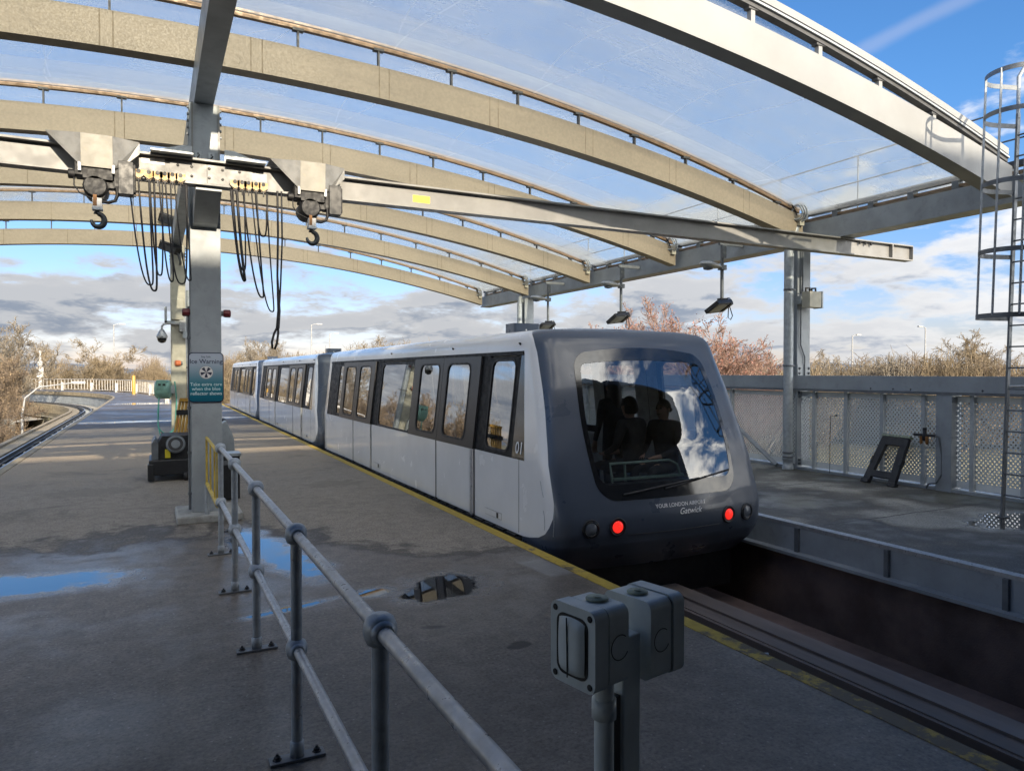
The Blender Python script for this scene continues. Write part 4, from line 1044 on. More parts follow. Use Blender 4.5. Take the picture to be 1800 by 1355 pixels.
WS_OUT = ws_outline(2.03, 0.46, 0.92, 1.02, 0.95, 0.22, 0.24, 0.05)
WS_IN = ws_outline(1.90, 0.62, 0.85, 0.97, 0.90, 0.10, 0.13, 0.035)
def in_poly(p, poly):
    x, y = p; c = False; n = len(poly)
    for i in range(n):
        (x1, y1), (x2, y2) = poly[i], poly[i - 1]
        if (y1 > y) != (y2 > y) and x < (x2 - x1) * (y - y1) / (y2 - y1) + x1: c = not c
    return c
BAND = (0.83, 2.02); BY0, BY1 = 0.98, 10.95
def side_x(z, o=0.0): return -(hw(z) + o)
def strip_pts(outer, inner):
    n = len(outer); return outer + inner, [(i, (i + 1) % n, n + (i + 1) % n, n + i) for i in range(n)]
def resample(poly, n):
    L = [0.0]
    for i in range(len(poly)): 
        a, b = poly[i], poly[(i + 1) % len(poly)]; L.append(L[-1] + math.hypot(b[0] - a[0], b[1] - a[1]))
    out = []
    for k in range(n):
        t = L[-1] * k / n; i = max(j for j in range(len(poly)) if L[j] <= t); a, b = poly[i], poly[(i + 1) % len(poly)]
        u = (t - L[i]) / max(1e-9, L[i + 1] - L[i]); out.append((a[0] + (b[0] - a[0]) * u, a[1] + (b[1] - a[1]) * u))
    return out
def polar_rect(w, h, cx, cy, n=64):
    # points of a rectangle met by equally spaced rays from the centre (so rings pair up)
    out = []
    for k in range(n):
        a = 2 * math.pi * k / n; c, s = math.cos(a), math.sin(a); t = min(w / 2 / abs(c) if abs(c) > 1e-6 else 1e9, h / 2 / abs(s) if abs(s) > 1e-6 else 1e9)
        out.append((cx + c * t, cy + s * t))
    return out
def polar_rrect(w, h, r, cx, cy, n=64):
    out = []
    for k in range(n):
        a = 2 * math.pi * k / n; c, s = math.cos(a), math.sin(a); t = min(w / 2 / abs(c) if abs(c) > 1e-6 else 1e9, h / 2 / abs(s) if abs(s) > 1e-6 else 1e9)
        x, y = c * t, s * t; ix, iy = w / 2 - r, h / 2 - r
        if abs(x) > ix and abs(y) > iy:
            # intersect with the corner circle
            sx, sy = math.copysign(ix, x), math.copysign(iy, y); b = c * sx + s * sy; d = b * b - (sx * sx + sy * sy - r * r); t = b + math.sqrt(max(0, d)); x, y = c * t, s * t
        out.append((cx + x, cy + y))
    return out

def train_car():
    root = empty('train_car', 'nearest white and slate-grey train car with lit red tail lamps', 'train car', 'coupled train cars at the platform')
    # --- grey nose
    mb = MB(); rows = []; NS = 64
    for z in ZL:
        w, yf, r, ys = nose_curve(z); s0 = lerp_tab(SB_TAB, z); A = r * math.pi / 2; tot = A + (w - r)
        row = []
        for k in range(NS // 2 + 1): row.append(nose_pt(z, s0 + (tot - s0) * k / (NS // 2)))
        row += [(-p[0], p[1], p[2]) for p in row[-2::-1]]; rows.append(row)
    # subdivide between levels for a clean window opening
    fine = []
    for a, b in zip(rows[:-1], rows[1:]):
        nn = max(1, int((b[0][2] - a[0][2]) / 0.035))
        for q in range(nn):
            t = q / nn; fine.append([tuple(pa[j] * (1 - t) + pb[j] * t for j in range(3)) for pa, pb in zip(a, b)])
    fine.append(rows[-1])
    mid = [(a[0] * .5 + b[0] * .5, a[1] * .5 + b[1] * .5) for a, b in zip(WS_OUT, WS_IN)]
    def sk(i, j):
        cx = sum(fine[i + a][j + b][0] for a in (0, 1) for b in (0, 1)) / 4; cz = sum(fine[i + a][j + b][2] for a in (0, 1) for b in (0, 1)) / 4
        if fine[i][j][1] > lerp_tab(YF_TAB, cz) + 0.36: return False
        return in_poly((cx, cz), mid)
    mb.grid(fine, 'train_grey', True, sk)
    nose = mb.build('nose', root)
    # --- white sides and roof
    wb = MB()
    ycols = lambda z: [BY0 + 0.25 * (z - 0.83) / 1.19, BY1, CL - 0.10, CL - 0.03, CL]
    zw = [z for z in ZL if z >= 0.0]
    for sx in (-1, 1):
        rows = []
        for z in zw:
            w, yf, r, ys = nose_curve(z); s0 = lerp_tab(SB_TAB, z); row = []
            yc = ycols(min(max(z, .83), 2.02))
            p0 = nose_pt(z, s0); s_end = -(max(yc[0] - ys, 0.03))
            for k in range(9):
                s_ = s0 + (s_end - s0) * k / 8; row.append(nose_pt(z, s_))
            if row[-1][1] < yc[0]: row[-1] = (-w, yc[0], z)
            for q, y in enumerate(yc[1:]):
                inset = (0, 0, 0.03, 0.10)[q]; row.append((-(w - inset * min(1, w)), max(y, row[-1][1] + 0.001), z))
            rows.append([(p[0] * -sx, p[1], p[2]) if sx == 1 else p for p in row])
        zi = zw.index(0.83); zj = zw.index(2.02)
        wb.grid(rows, 'train_white', True, lambda i, j: zi <= i < zj and j == 8)
    # ridge between the two roof halves
    zt = zw[-1]; wtop = hw(zt); yt = nose_pt(zt, lerp_tab(SB_TAB, zt))[1]
    wb.add([(-wtop, yt, zt), (wtop, yt, zt), (wtop, CL, zt), (-wtop, CL, zt)], [(0, 1, 2, 3)], 'train_white')
    wb.build('body_shell', root)
    for zz, ss in (((0.16, 0.22, 0.30, 0.36), (-0.06, -0.05, -0.055, -0.06)), ((0.12, 0.24, 0.36, 0.44), (0.10, 0.105, 0.115, 0.13)), ((0.5, 0.58, 0.66), (-0.02, -0.03, -0.03))):
        sc_ = MB(); pts = [nose_pt(z, s) for z, s in zip(zz, ss)]; sc_.path([(p[0] - 0.0, p[1], p[2]) for p in pts], 0.0045, 'galv', 5); sc_.build('scuff', root)
    rw = MB(); pts = [(-(hw(z) - 0.10 * min(1, hw(z))), CL - 0.001, z) for z in zw] + [((hw(z) - 0.10 * min(1, hw(z))), CL - 0.001, z) for z in zw[::-1]]
    rw.add(pts, [tuple(range(len(pts)))], 'gangway'); rw.box(-0.5, 0.5, CL, CL + 0.42, 0.1, 2.05, 'gangway'); rw.build('rear_wall', root)
    nt = MB(); wtop = hw(2.33)
    # --- underframe, skirts, step
    uf = MB(); uf.box(-1.36, 1.36, 0.75, CL - 0.05, -0.30, -0.005, 'black_dirty'); uf.box(-1.2, 1.2, 0.6, CL - 0.1, -0.75, -0.30, 'black')
    for sx in (-1, 1):
        xa, xb = sorted((sx * 1.36, sx * 1.445)); uf.box(xa, xb, 1.05, CL - 0.25, -0.075, -0.035, 'black_plastic'); 
        y = 1.15
        while y < CL - 0.5: xa2, xb2 = sorted((sx * 1.40, sx * 1.452)); uf.box(xa2, xb2, y, y + 0.24, -0.034, -0.012, 'black'); y += 0.30
        for yy in (2.0, 8.9):
            xa, xb = sorted((sx * 0.85, sx * 1.15)); uf.lathe([(0.42, 0), (0.45, 0.03), (0.45, 0.27), (0.42, 0.30)], (xa, yy, -0.56), 'black', (1, 0, 0), 20)
    uf.build('underframe', root)
    fl = MB(); fl.box(-1.30, 1.30, 0.75, CL - 0.03, 0.0, 0.05, 'floor_in'); fl.build('floor', root)
    ce = MB(); ce.box(-1.15, 1.15, 1.05, CL - 0.05, 2.06, 2.10, 'interior'); ce.box(-1.25, 1.25, CL - 0.06, CL - 0.03, 0.05, 2.06, 'interior'); ce.build('ceiling', root)
    # --- windscreen
    ws = MB(); vs, fs = strip_pts([(x, face_y(x, z) - 0.006, z) for x, z in WS_OUT], [(x, face_y(x, z) - 0.008, z) for x, z in WS_IN]); ws.add(vs, fs, 'black_gloss', True)
    # return of the surround into the body
    vs, fs = strip_pts([(x, face_y(x, z) - 0.006, z) for x, z in WS_OUT], [(x, face_y(x, z) + 0.03, z) for x, z in WS_OUT]); ws.add(vs, fs, 'black_gloss')
    wso = ws.build('windscreen_surround', root)
    gl = MB(); rings = []
    for q in range(9):
        k = 1 - q / 8 * 0.98; cxz = (0.0, 1.25)
        rings.append([(cxz[0] + (x - cxz[0]) * k, 0, cxz[1] + (z - cxz[1]) * k) for x, z in WS_IN])
    rings = [[(x, face_y(x, z) - 0.004, z) for x, _, z in r] for r in rings]; rings = [r + [r[0]] for r in rings]
    gl.grid(rings, 'glass_front', True); gl.build('windscreen', root)
    wp = MB(); wp.path([(-0.12, face_y(-.12, .55) - 0.02, 0.55), (0.05, face_y(.05, .58) - 0.035, 0.575), (0.85, face_y(.85, .70) - 0.035, 0.685)], 0.011, 'black', 6); wp.path([(-0.65, face_y(-.65, .535) - 0.03, 0.52), (0.35, face_y(.35, .62) - 0.04, 0.63)], 0.012, 'black', 6); wp.build('wiper', root)
    # --- lamps: two pairs, outer grey, inner lit red
    for sx in (-1, 1):
        for x, lit in ((1.06, False), (0.755, True)):
            X = sx * x; z = 0.20; y = face_y(X, z); nx = (face_y(X + 0.03, z) - face_y(X - 0.03, z)) / 0.06; ax = Vector((nx * 0.9, -1, 0)).normalized()
            ho = MB(); ho.lathe([(0.098, -0.02), (0.100, 0.008), (0.090, 0.014), (0.074, 0.004)], (X, y, z), 'train_recess', ax, 26); h = ho.build('headlight' if not lit else 'tail_lamp', root)
            le = MB(); le.lathe([(0.062 if lit else 0.073, 0.006), (0.058, 0.012), (0.040, 0.020), (0.01, 0.023)], (X, y, z), 'red_lamp' if lit else 'lamp_glass', ax, 26); le.build('lens', h)
            if not lit:
                bz = MB(); bz.lathe([(0.080, 0.006), (0.080, 0.016), (0.070, 0.016), (0.070, 0.006)], (X, y, z), 'black_gloss', ax, 26); bz.build('bezel', h)
    se = MB(); pts = [(x, face_y(x, 0.10) - 0.003, 0.10 + 0.008 * abs(x)) for x in [(-0.62 + 1.24 * k / 16) for k in range(17)]]
    se.path(pts, 0.004, 'train_recess', 4); se.build('bumper_seam', root)
    tx = MB()
    mp = lambda zc, xc: (lambda u, v: (xc + u, face_y(xc + u, zc + v) - 0.011, zc + v))
    add_text(tx, 'YOUR LONDON AIRPORT', 0.058, None or (0, 0, 0), (1, 0, 0), (0, 0, 1), 'white_text', mapper=mp(0.375, 0.06))
    tx.build('lettering', root); tx = MB(); add_text(tx, 'Gatwick', 0.092, (0, 0, 0), (1, 0, 0), (0, 0, 1), 'white_text', shear=0.35, mapper=mp(0.300, 0.17)); tx.build('lettering', root)
    # --- roof box
    rb = MB(); rb.prism(rrect(0.40, 0.30, 0.03), (-0.42, 2.95, 2.24), (1, 0, 0), (0, 1, 0), 0.23, 'train_grey'); rb.box(-0.45, -0.43, 2.795, 2.80, 2.37, 2.39, 'white_label'); rb.build('roof_box', root, 0.02)
    # --- sides
    def P(sx, y, z, o=0.0): return (sx * (hw(z) + o), y, z)
    for sx in (-1, 1):
        fill = MB()
        def panel(mbx, y0, y1, z0, z1, o, m, th=0.02, nz=3):
            zs = [z0 + (z1 - z0) * k / nz for k in range(nz + 1)]
            A = [[P(sx, y0, z, o), P(sx, y1, z, o)] for z in zs]; mbx.grid(A, m)
            Bk = [[P(sx, y0, z, o - th), P(sx, y1, z, o - th)] for z in zs]; mbx.grid(Bk, m)
            for e in (0, 1): mbx.grid([[a[e], b[e]] for a, b in zip(A, Bk)], m)
            mbx.add([A[0][0], A[0][1], Bk[0][1], Bk[0][0]], [(0, 1, 2, 3)], m); mbx.add([A[-1][0], A[-1][1], Bk[-1][1], Bk[-1][0]], [(0, 1, 2, 3)], m)
        def framed(mbx, y0, y1, z0, z1, wy0, wy1, wz0, wz1, rad, o, m):
            cy, cz = (wy0 + wy1) / 2, (wz0 + wz1) / 2
            ring_i = polar_rrect(wy1 - wy0, wz1 - wz0, rad, cy, cz)
            out = []
            for k, (yy, zz) in enumerate(ring_i):
                a = 2 * math.pi * k / 64; c, s_ = math.cos(a), math.sin(a)
                ty = ((y1 - cy) / c if c > 1e-6 else (y0 - cy) / c if c < -1e-6 else 1e9); tz = ((z1 - cz) / s_ if s_ > 1e-6 else (z0 - cz) / s_ if s_ < -1e-6 else 1e9)
                t = min(ty, tz); out.append((cy + c * t, cz + s_ * t))
            # real corners
            for (qy, qz) in ((y0, z0), (y1, z0), (y1, z1), (y0, z1)):
                k = min(range(64), key=lambda i: (out[i][0] - qy) ** 2 + (out[i][1] - qz) ** 2); out[k] = (qy, qz)
            def mk(r_, oo): return [P(sx, a, b, oo) for a, b in r_]
            vs, fs = strip_pts(mk(out, o), mk(ring_i, o)); mbx.add(vs, fs, m)
            vs, fs = strip_pts(mk(ring_i, o), mk(ring_i, o - 0.03)); mbx.add(vs, fs, 'black')
            vs, fs = strip_pts(mk(out, o), mk(out, o - 0.03)); mbx.add(vs, fs, m)
            r2 = polar_rrect(wy1 - wy0 + 0.05, wz1 - wz0 + 0.05, rad + 0.02, cy, cz); 
            vs, fs = strip_pts(mk(r2, o + 0.006), mk(ring_i, o + 0.006)); mbx.add(vs, fs, 'black')
            vs, fs = strip_pts(mk(r2, o + 0.006), mk(r2, o)); mbx.add(vs, fs, 'black')
            g = MB(); rings = []
            for q in (1.0, 0.5, 0.02): rings.append([P(sx, cy + (a - cy) * q, cz + (b - cz) * q, o - 0.008) for a, b in ring_i + [ring_i[0]]])
            g.grid(rings, 'glass_side'); return g
        z0, z1 = BAND
        # fixed black band between the doors
        fill.grid([[P(sx, BY0 - 0.01 + 0.25 * (z - 0.83) / 1.19, z, -0.003), P(sx, 1.30, z, -0.003)] for z in (0.83, 1.0, 1.2, 1.4, 1.6, 1.8, 2.02)], 'black_gloss'); panel(fill, 2.12, 2.36, z0, z1 - .002, -0.006, 'band'); panel(fill, 6.78, 7.16, z0, z1 - .002, -0.006, 'band'); panel(fill, 9.63, 9.70, z0, z1 - .002, -0.006, 'band'); panel(fill, 10.12, BY1, z0, z1 - .002, -0.004, 'band')
        panel(fill, 1.24, BY1, 1.995, 2.04, 0.010, 'band', 0.02, 1); panel(fill, 3.66, 4.94, z0, z0 + 0.04, -0.02, 'black', 0.02, 1)
        fill.build('window_band', root)
        for (y0, y1, wy0, wy1, rad) in ((1.30, 2.12, 1.42, 2.04, 0.09), (4.93, 6.78, 4.97, 6.74, 0.03), (9.70, 10.12, 9.73, 10.08, 0.05)):
            f = MB(); g = framed(f, y0, y1, z0 + 0.001, z1 - 0.04, wy0, wy1, z0 + 0.07 if rad > 0.04 else z0 + 0.03, 1.93, rad, -0.004, 'band'); fo = f.build('window', root); g.build('pane', fo)
        for (y0, y1, wy0, wy1) in ((2.36, 3.655, 2.68, 3.46), (3.665, 4.93, 3.80, 4.60), (7.16, 8.405, 7.46, 8.24), (8.415, 9.65, 8.58, 9.38)):
            d = MB(); panel(d, y0, y1, 0.02, z0 - 0.002, 0.022, 'train_white', 0.024)
            g = framed(d, y0, y1, z0, 2.0, wy0, wy1, z0 + 0.10, 1.90, 0.10, 0.022, 'door_frame'); do = d.build('door', root); g.build('pane', do)
        sm = MB()
        for y in (2.345, 3.660, 7.145, 8.410):
            sm = MB(); panel(sm, y - 0.014, y + 0.014, 0.0, z0, 0.026 if y in (3.66, 8.41) else 0.006, 'black', 0.02); sm.build('door_seal', root)
        sm = MB(); panel(sm, 2.36, 2.43, 0.0, z0, 0.027, 'galv_light', 0.01); sm.build('door_edge', root)
        sm = MB(); panel(sm, 1.105, 1.112, 0.02, z0, 0.002, 'slot', 0.004, 1); sm.build('body_seam', root)
        for y in (1.55, 6.55):
            lt = MB(); panel(lt, y, y + 0.46, 0.075, 0.155, 0.004, 'galv_light', 0.006, 1); panel(lt, y + 0.006, y + 0.454, 0.082, 0.148, 0.006, 'train_white', 0.006, 1); panel(lt, y + 0.08, y + 0.12, 0.085, 0.145, 0.012, 'black', 0.008, 1); lt.build('latch', root)
        nb = MB(); 
        if sx == -1: add_text(nb, '01', 0.19, (0, 0, 0), (1, 0, 0), (0, 0, 1), 'white_text', mapper=lambda u, v: P(sx, 1.125 - u, 0.95 + v, 0.003))
        else: add_text(nb, '01', 0.19, (0, 0, 0), (1, 0, 0), (0, 0, 1), 'white_text', mapper=lambda u, v: P(sx, 1.125 + u, 0.95 + v, 0.003))
        nb.build('number', root)
        for y in (1.35, 3.4, 6.3):
            ml = MB(); ml.lathe([(0.012, -0.01), (0.014, 0.012), (0.004, 0.03)], P(sx, y, 2.12, 0.0), 'black', (sx, 0, 0.6), 8); ml.build('marker_lamp', root)
        for k in range(3):
            st = MB(); ya = 7.3 + k * 1.05; xa, xb = sorted((sx * 0.80, sx * 1.28)); st.box(xa, xb, ya, ya + 0.9, 0.40, 0.48, 'black_plastic'); xa, xb = sorted((sx * 1.20, sx * 1.27)); st.box(xa, xb, ya, ya + 0.9, 0.48, 0.95, 'black_plastic'); xa, xb = sorted((sx * 0.9, sx * 1.25)); st.box(xa, xb, ya + .1, ya + .8, 0.05, 0.40, 'black_plastic'); st.build('seat', root)
    for sx in (-1, 1):
        ln = MB()
        def lining(y0, y1, z0_, z1_):
            zs = [z0_ + (z1_ - z0_) * k / 3 for k in range(4)]; ln.grid([[P(sx, y0, z, -0.045), P(sx, y1, z, -0.045)] for z in zs], 'interior')
        lining(1.3, CL - 0.1, 0.05, 0.80); lining(1.5, CL - 0.1, 1.93, 2.05)
        for y0, y1 in ((2.12, 2.36), (2.37, 2.66), (3.48, 3.78), (4.62, 4.95), (6.78, 7.44), (8.26, 8.56), (9.40, 9.72), (10.12, CL - 0.1)): lining(y0, y1, 0.80, 1.93)
        ln.build('wall_lining', root)
    gr = MB(); gr.path([(-0.42, 0.75, 0.56), (-0.42, 0.80, 0.76), (0.42, 0.80, 0.76), (0.52, 0.78, 0.71), (0.55, 0.75, 0.58)], 0.016, 'rail_green', 8); gr.path([(-0.22, 0.78, 0.55), (-0.22, 0.8, 0.76)], 0.014, 'rail_green', 8); gr.box(-0.42, 0.58, 0.72, 0.78, 0.575, 0.60, 'rail_green'); gr.build('grab_rail', root)
    ds = MB(); ds.box(-1.0, 1.0, 0.60, 0.75, 0.05, 0.55, 'black_plastic'); ds.build('front_console', root)
    for x, y in ((-0.75, 2.2), (-0.75, 4.8), (0.75, 4.8), (0.0, 6.5)):
        po = MB(); po.path([(x, y, 0.05), (x, y, 2.06)], 0.018, 'galv_light', 8); po.build('grab_pole', root)
    return root
TX, TY = 5.035, 5.95
car = train_car(); car.location = (TX, TY, 0.0)
for k, lab in ((1, 'middle white and slate-grey car of the train at the platform edge'), (2, 'farthest white train car, partly hidden by the warning sign column')):
    c = copy_tree(car); c.location = (TX, TY + 11.76 * k, 0.0); c['label'] = lab
for o in [o for o in bpy.data.objects if o.parent and o.parent.name.startswith('train_car.')]:
    if o.name.split('.')[0] in ('number',):       # only the nearest car shows a number
        bpy.data.objects.remove(o)

# ================================================================== PEOPLE IN THE TRAIN
def person(label, joints, edges, radii, head, hair_fn, loc, rz, scale=1.0, face_dir=(0, -1, 0)):
    names = list(joints); me = bpy.data.meshes.new('person'); me.from_pydata([joints[k] for k in names], [(names.index(a), names.index(b)) for a, b in edges], [])
    o = bpy.data.objects.new('person', me); COL.objects.link(o)
    md = o.modifiers.new('skin', 'SKIN'); md.use_smooth_shade = True
    for i, k in enumerate(names):
        r = radii.get(k, 0.03); me.skin_vertices[0].data[i].radius = (r, r) if not isinstance(r, tuple) else r
    me.skin_vertices[0].data[names.index('pelvis')].use_root = True
    sb = o.modifiers.new('sub', 'SUBSURF'); sb.levels = 2; sb.render_levels = 2
    dg = bpy.context.evaluated_depsgraph_get(); m2 = bpy.data.meshes.new_from_object(o.evaluated_get(dg)); o.modifiers.clear(); o.data = m2
    m2.materials.clear()
    for m in ('cloth_dark', 'skin'): m2.materials.append(M[m])
    neck = Vector(joints['neck']); hands = [Vector(joints[k]) for k in joints if k.startswith('hand')]
    for p in m2.polygons:
        c = p.center; p.use_smooth = True
        p.material_index = 1 if (c.z > neck.z + 0.005 and (c.xy - Vector(joints['head']).xy).length < 0.2) or any((c - h).length < 0.095 for h in hands) else 0
    # facial features pushed out of the skinned head
    hc = Vector(joints['head']); fd = Vector(face_dir).normalized(); sd_ = fd.cross(Vector((0, 0, 1)))
    for v in m2.vertices:
        d = v.co - hc
        if d.length < 0.2 and v.co.z > neck.z + 0.03:
            f = d.dot(fd); s_ = d.dot(sd_); z = d.z
            if f > 0.03:
                v.co += fd * (0.026 * math.exp(-(s_ / 0.022) ** 2 - ((z + 0.012) / 0.028) ** 2) - 0.010 * math.exp(-((abs(s_) - 0.032) / 0.018) ** 2 - ((z - 0.018) / 0.018) ** 2) + 0.012 * math.exp(-(s_ / 0.03) ** 2 - ((z + 0.095) / 0.03) ** 2))
    h = MB(); hair_fn(h, hc, fd, sd_)
    ho = h.build('hair', o); e = MB()
    for s_ in (-1, 1):
        c = hc + sd_ * s_ * 0.033 + fd * 0.082 + Vector((0, 0, 0.018)); e.lathe([(0.002, -0.012), (0.011, -0.006), (0.011, 0.006), (0.002, 0.012)], c, 'black', fd, 8)
        e2 = hc + sd_ * s_ * 0.082 + Vector((0, 0, 0.0)); e.lathe([(0.01, -0.02), (0.03, 0.0), (0.01, 0.02)], e2, 'skin', fd, 8)
    mo = hc + fd * 0.086 - Vector((0, 0, 0.055)); e.obox(mo, (0.045, 0.012, 0.008), 'hair'); e.build('face', o)
    tag(o, label, 'person', 'passengers in the nearest train car'); o.location = loc; o.rotation_euler = (0, 0, rz); o.scale = (scale,) * 3
    return o
def skull_cap(h, c, fd, sd_, ln, back=0.02):
    rows = []
    for i in range(10):
        th = R(4 + 100 * i / 9); row = []
        for j in range(19):
            ph = 2 * math.pi * j / 18; front = max(0, math.cos(ph)); t2 = th * (1 - 0.45 * front)
            v = fd * (math.cos(ph) * math.sin(t2) * 0.108) + sd_ * (math.sin(ph) * math.sin(t2) * 0.092) + Vector((0, 0, math.cos(t2) * 0.135)); row.append(c + v - fd * back)
        rows.append(row)
    h.grid(rows, 'hair', True)
    if ln:
        rows = []
        for i in range(7):
            u = i / 6; row = []
            for j in range(11):
                ph = R(90 + 180 * j / 10); rr = 0.10 + 0.02 * math.sin(math.pi * u) - 0.02 * u
                row.append(c + fd * (math.cos(ph) * rr * 1.0 - back) + sd_ * (math.sin(ph) * rr) + Vector((0, 0, 0.02 - ln * u)))
            rows.append(row)
        h.grid(rows, 'hair', True)
RAD = dict(pelvis=0.145, waist=0.13, chest=0.155, shl=0.075, shr=0.075, neck=0.052, head0=0.075, head=0.092, head1=0.075, ell=0.045, elr=0.045, wrl=0.032, wrr=0.032, hipl=0.095, hipr=0.095, knl=0.062, knr=0.062, anl=0.042, anr=0.042, tol=0.038, tor=0.038)
for s_ in 'lr':
    RAD['hand' + s_] = 0.034
    for k in range(5): RAD['f%d%s' % (k, s_)] = 0.0095; RAD['g%d%s' % (k, s_)] = 0.008
EDG = [('pelvis', 'waist'), ('waist', 'chest'), ('chest', 'neck'), ('neck', 'head0'), ('head0', 'head'), ('head', 'head1'), ('chest', 'shl'), ('chest', 'shr'), ('shl', 'ell'), ('shr', 'elr'), ('ell', 'wrl'), ('elr', 'wrr'), ('wrl', 'handl'), ('wrr', 'handr'),
       ('pelvis', 'hipl'), ('pelvis', 'hipr'), ('hipl', 'knl'), ('hipr', 'knr'), ('knl', 'anl'), ('knr', 'anr'), ('anl', 'tol'), ('anr', 'tor')]
for s_ in 'lr':
    for k in range(5): EDG += [('hand' + s_, 'f%d%s' % (k, s_)), ('f%d%s' % (k, s_), 'g%d%s' % (k, s_))]
def fingers(J):
    for s_ in 'lr':
        h = Vector(J['hand' + s_]); d = (h - Vector(J['wr' + s_])).normalized(); side = d.cross(Vector((0, 0, 1)) if abs(d.z) < .8 else Vector((0, 1, 0))).normalized(); dn = side.cross(d)
        for k in range(5):
            if k == 4: a = h + side * 0.045 + d * 0.005; b = a + d * 0.035 + dn * 0.012
            else:
                w = (k - 1.5) * 0.021; L = (0.034, 0.040, 0.038, 0.030)[k]; a = h + side * w + d * 0.062; b = a + d * L + dn * 0.02
            J['f%d%s' % (k, s_)] = tuple(a); J['g%d%s' % (k, s_)] = tuple(b)
    return J
def seated():
    return fingers(dict(pelvis=(0, 0.05, 0.52), waist=(0, 0.03, 0.72), chest=(0, 0.0, 0.93), neck=(0, -0.02, 1.09), head0=(0, -0.04, 1.15), head=(0, -0.05, 1.22), head1=(0, -0.045, 1.28), shl=(-0.20, 0.0, 1.02), shr=(0.20, 0.0, 1.02), ell=(-0.25, -0.05, 0.76), elr=(0.25, -0.05, 0.76),
                        wrl=(-0.14, -0.27, 0.66), wrr=(0.14, -0.27, 0.66), handl=(-0.09, -0.34, 0.645), handr=(0.09, -0.34, 0.645), hipl=(-0.10, -0.02, 0.52), hipr=(0.10, -0.02, 0.52), knl=(-0.13, -0.44, 0.50), knr=(0.13, -0.44, 0.50), anl=(-0.13, -0.42, 0.08), anr=(0.13, -0.42, 0.08), tol=(-0.13, -0.56, 0.045), tor=(0.13, -0.56, 0.045)))
def standing():
    return fingers(dict(pelvis=(0, 0, 0.90), waist=(0, 0, 1.06), chest=(0, 0.0, 1.24), neck=(0, -0.01, 1.40), head0=(0, -0.02, 1.45), head=(0, -0.03, 1.53), head1=(0, -0.025, 1.59), shl=(-0.185, 0.0, 1.33), shr=(0.185, 0.0, 1.33), ell=(-0.25, 0.02, 1.06), elr=(0.25, 0.02, 1.06),
                        wrl=(-0.25, -0.08, 0.83), wrr=(0.25, -0.08, 0.83), handl=(-0.24, -0.10, 0.76), handr=(0.24, -0.10, 0.76), hipl=(-0.095, 0, 0.88), hipr=(0.095, 0, 0.88), knl=(-0.10, -0.01, 0.48), knr=(0.10, -0.01, 0.48), anl=(-0.10, 0.02, 0.08), anr=(0.10, 0.02, 0.08), tol=(-0.11, -0.11, 0.04), tor=(0.11, -0.11, 0.04)))
person('passenger with long dark hair seen from behind through the train windscreen', standing(), EDG, RAD, None, lambda h, c, f, s_: skull_cap(h, c, f, s_, 0.42), (TX + 0.50, TY + 2.05, 0.05), R(180), 1.0)
person('passenger in a dark coat sitting low between the other two', seated(), EDG, RAD, None, lambda h, c, f, s_: skull_cap(h, c, f, s_, 0.10), (TX + 0.33, TY + 1.42, 0.08), R(200), 1.05)
person('dark-haired passenger in profile on the right of the train windscreen', seated(), EDG, RAD, None, lambda h, c, f, s_: skull_cap(h, c, f, s_, 0.05), (TX + 0.80, TY + 1.35, 0.08), R(-75), 1.02)
sb_ = MB(); sb_.box(0.10, 1.22, 1.05, 1.65, 0.42, 0.50, 'black_plastic'); sb_.box(0.2, 1.15, 1.15, 1.55, 0.05, 0.42, 'black_plastic'); sb_.build('seat', car)

# ================================================================== RIGHT SIDE
def fence():
    t = empty('perforated_fence', 'long grey perforated metal fence with a top beam along the right deck', 'fence'); X = 10.78
    posts = [11.29 + 0.79 * k for k in range(12)] + [9.20, 8.53, 7.84, 7.13, 6.38, 5.68, 4.98, 4.28, 3.58, 2.88]; posts.sort()
    for a, b in zip(posts[:-1], posts[1:]):
        if a < 9.3 < b - 1.0: pass
        p = MB(); p.box(X + 0.02, X + 0.026, a + 0.012, b - 0.012, 0.07, 1.44, 'perf'); p.build('panel', t)
    for y in posts:
        p = MB(); p.box(X - 0.045, X + 0.018, y - 0.03, y + 0.03, 0.02, 1.46, 'fence_post'); p.build('post', t)
    b = MB(); b.box(X - 0.10, X + 0.10, -0.9, 20.0, 1.50, 1.735, 'steel'); b.box(X - 0.12, X + 0.11, -0.9, 20.0, 1.485, 1.499, 'steel'); b.box(X - 0.13, X - 0.121, -0.9, 20, 1.455, 1.499, 'galv_dark')
    b.build('top_beam', t)
    bp = MB(); bp.box(X - 0.12, X + 0.12, 6.63, 6.87, 0.0, 1.484, 'steel'); bp.build('main_post', t)
    r = MB(); r.path([(X - 0.16, 11.15, 0.80), (X - 0.16, 9.95, 0.03)], 0.05, 'steel', 4, smooth=False); r.build('brace', t)
    kb = MB(); kb.box(X - 0.10, X + 0.10, -0.9, 20.0, 0.0, 0.045, 'steel'); kb.build('kerb_angle', t)
    for y in (4.2, 5.6, 6.2, 7.3, 7.6, 8.0, 11.6, 12.3):
        sc = MB(); sc.lathe([(0.012, 0), (0.018, 0.004), (0.008, 0.015)], (X - 0.10, y, 1.53), 'galv_dark', (-1, 0, 0), 6); sc.build('bolt', t)
    return rebase(t, (X, 9.0, 0))
fence()
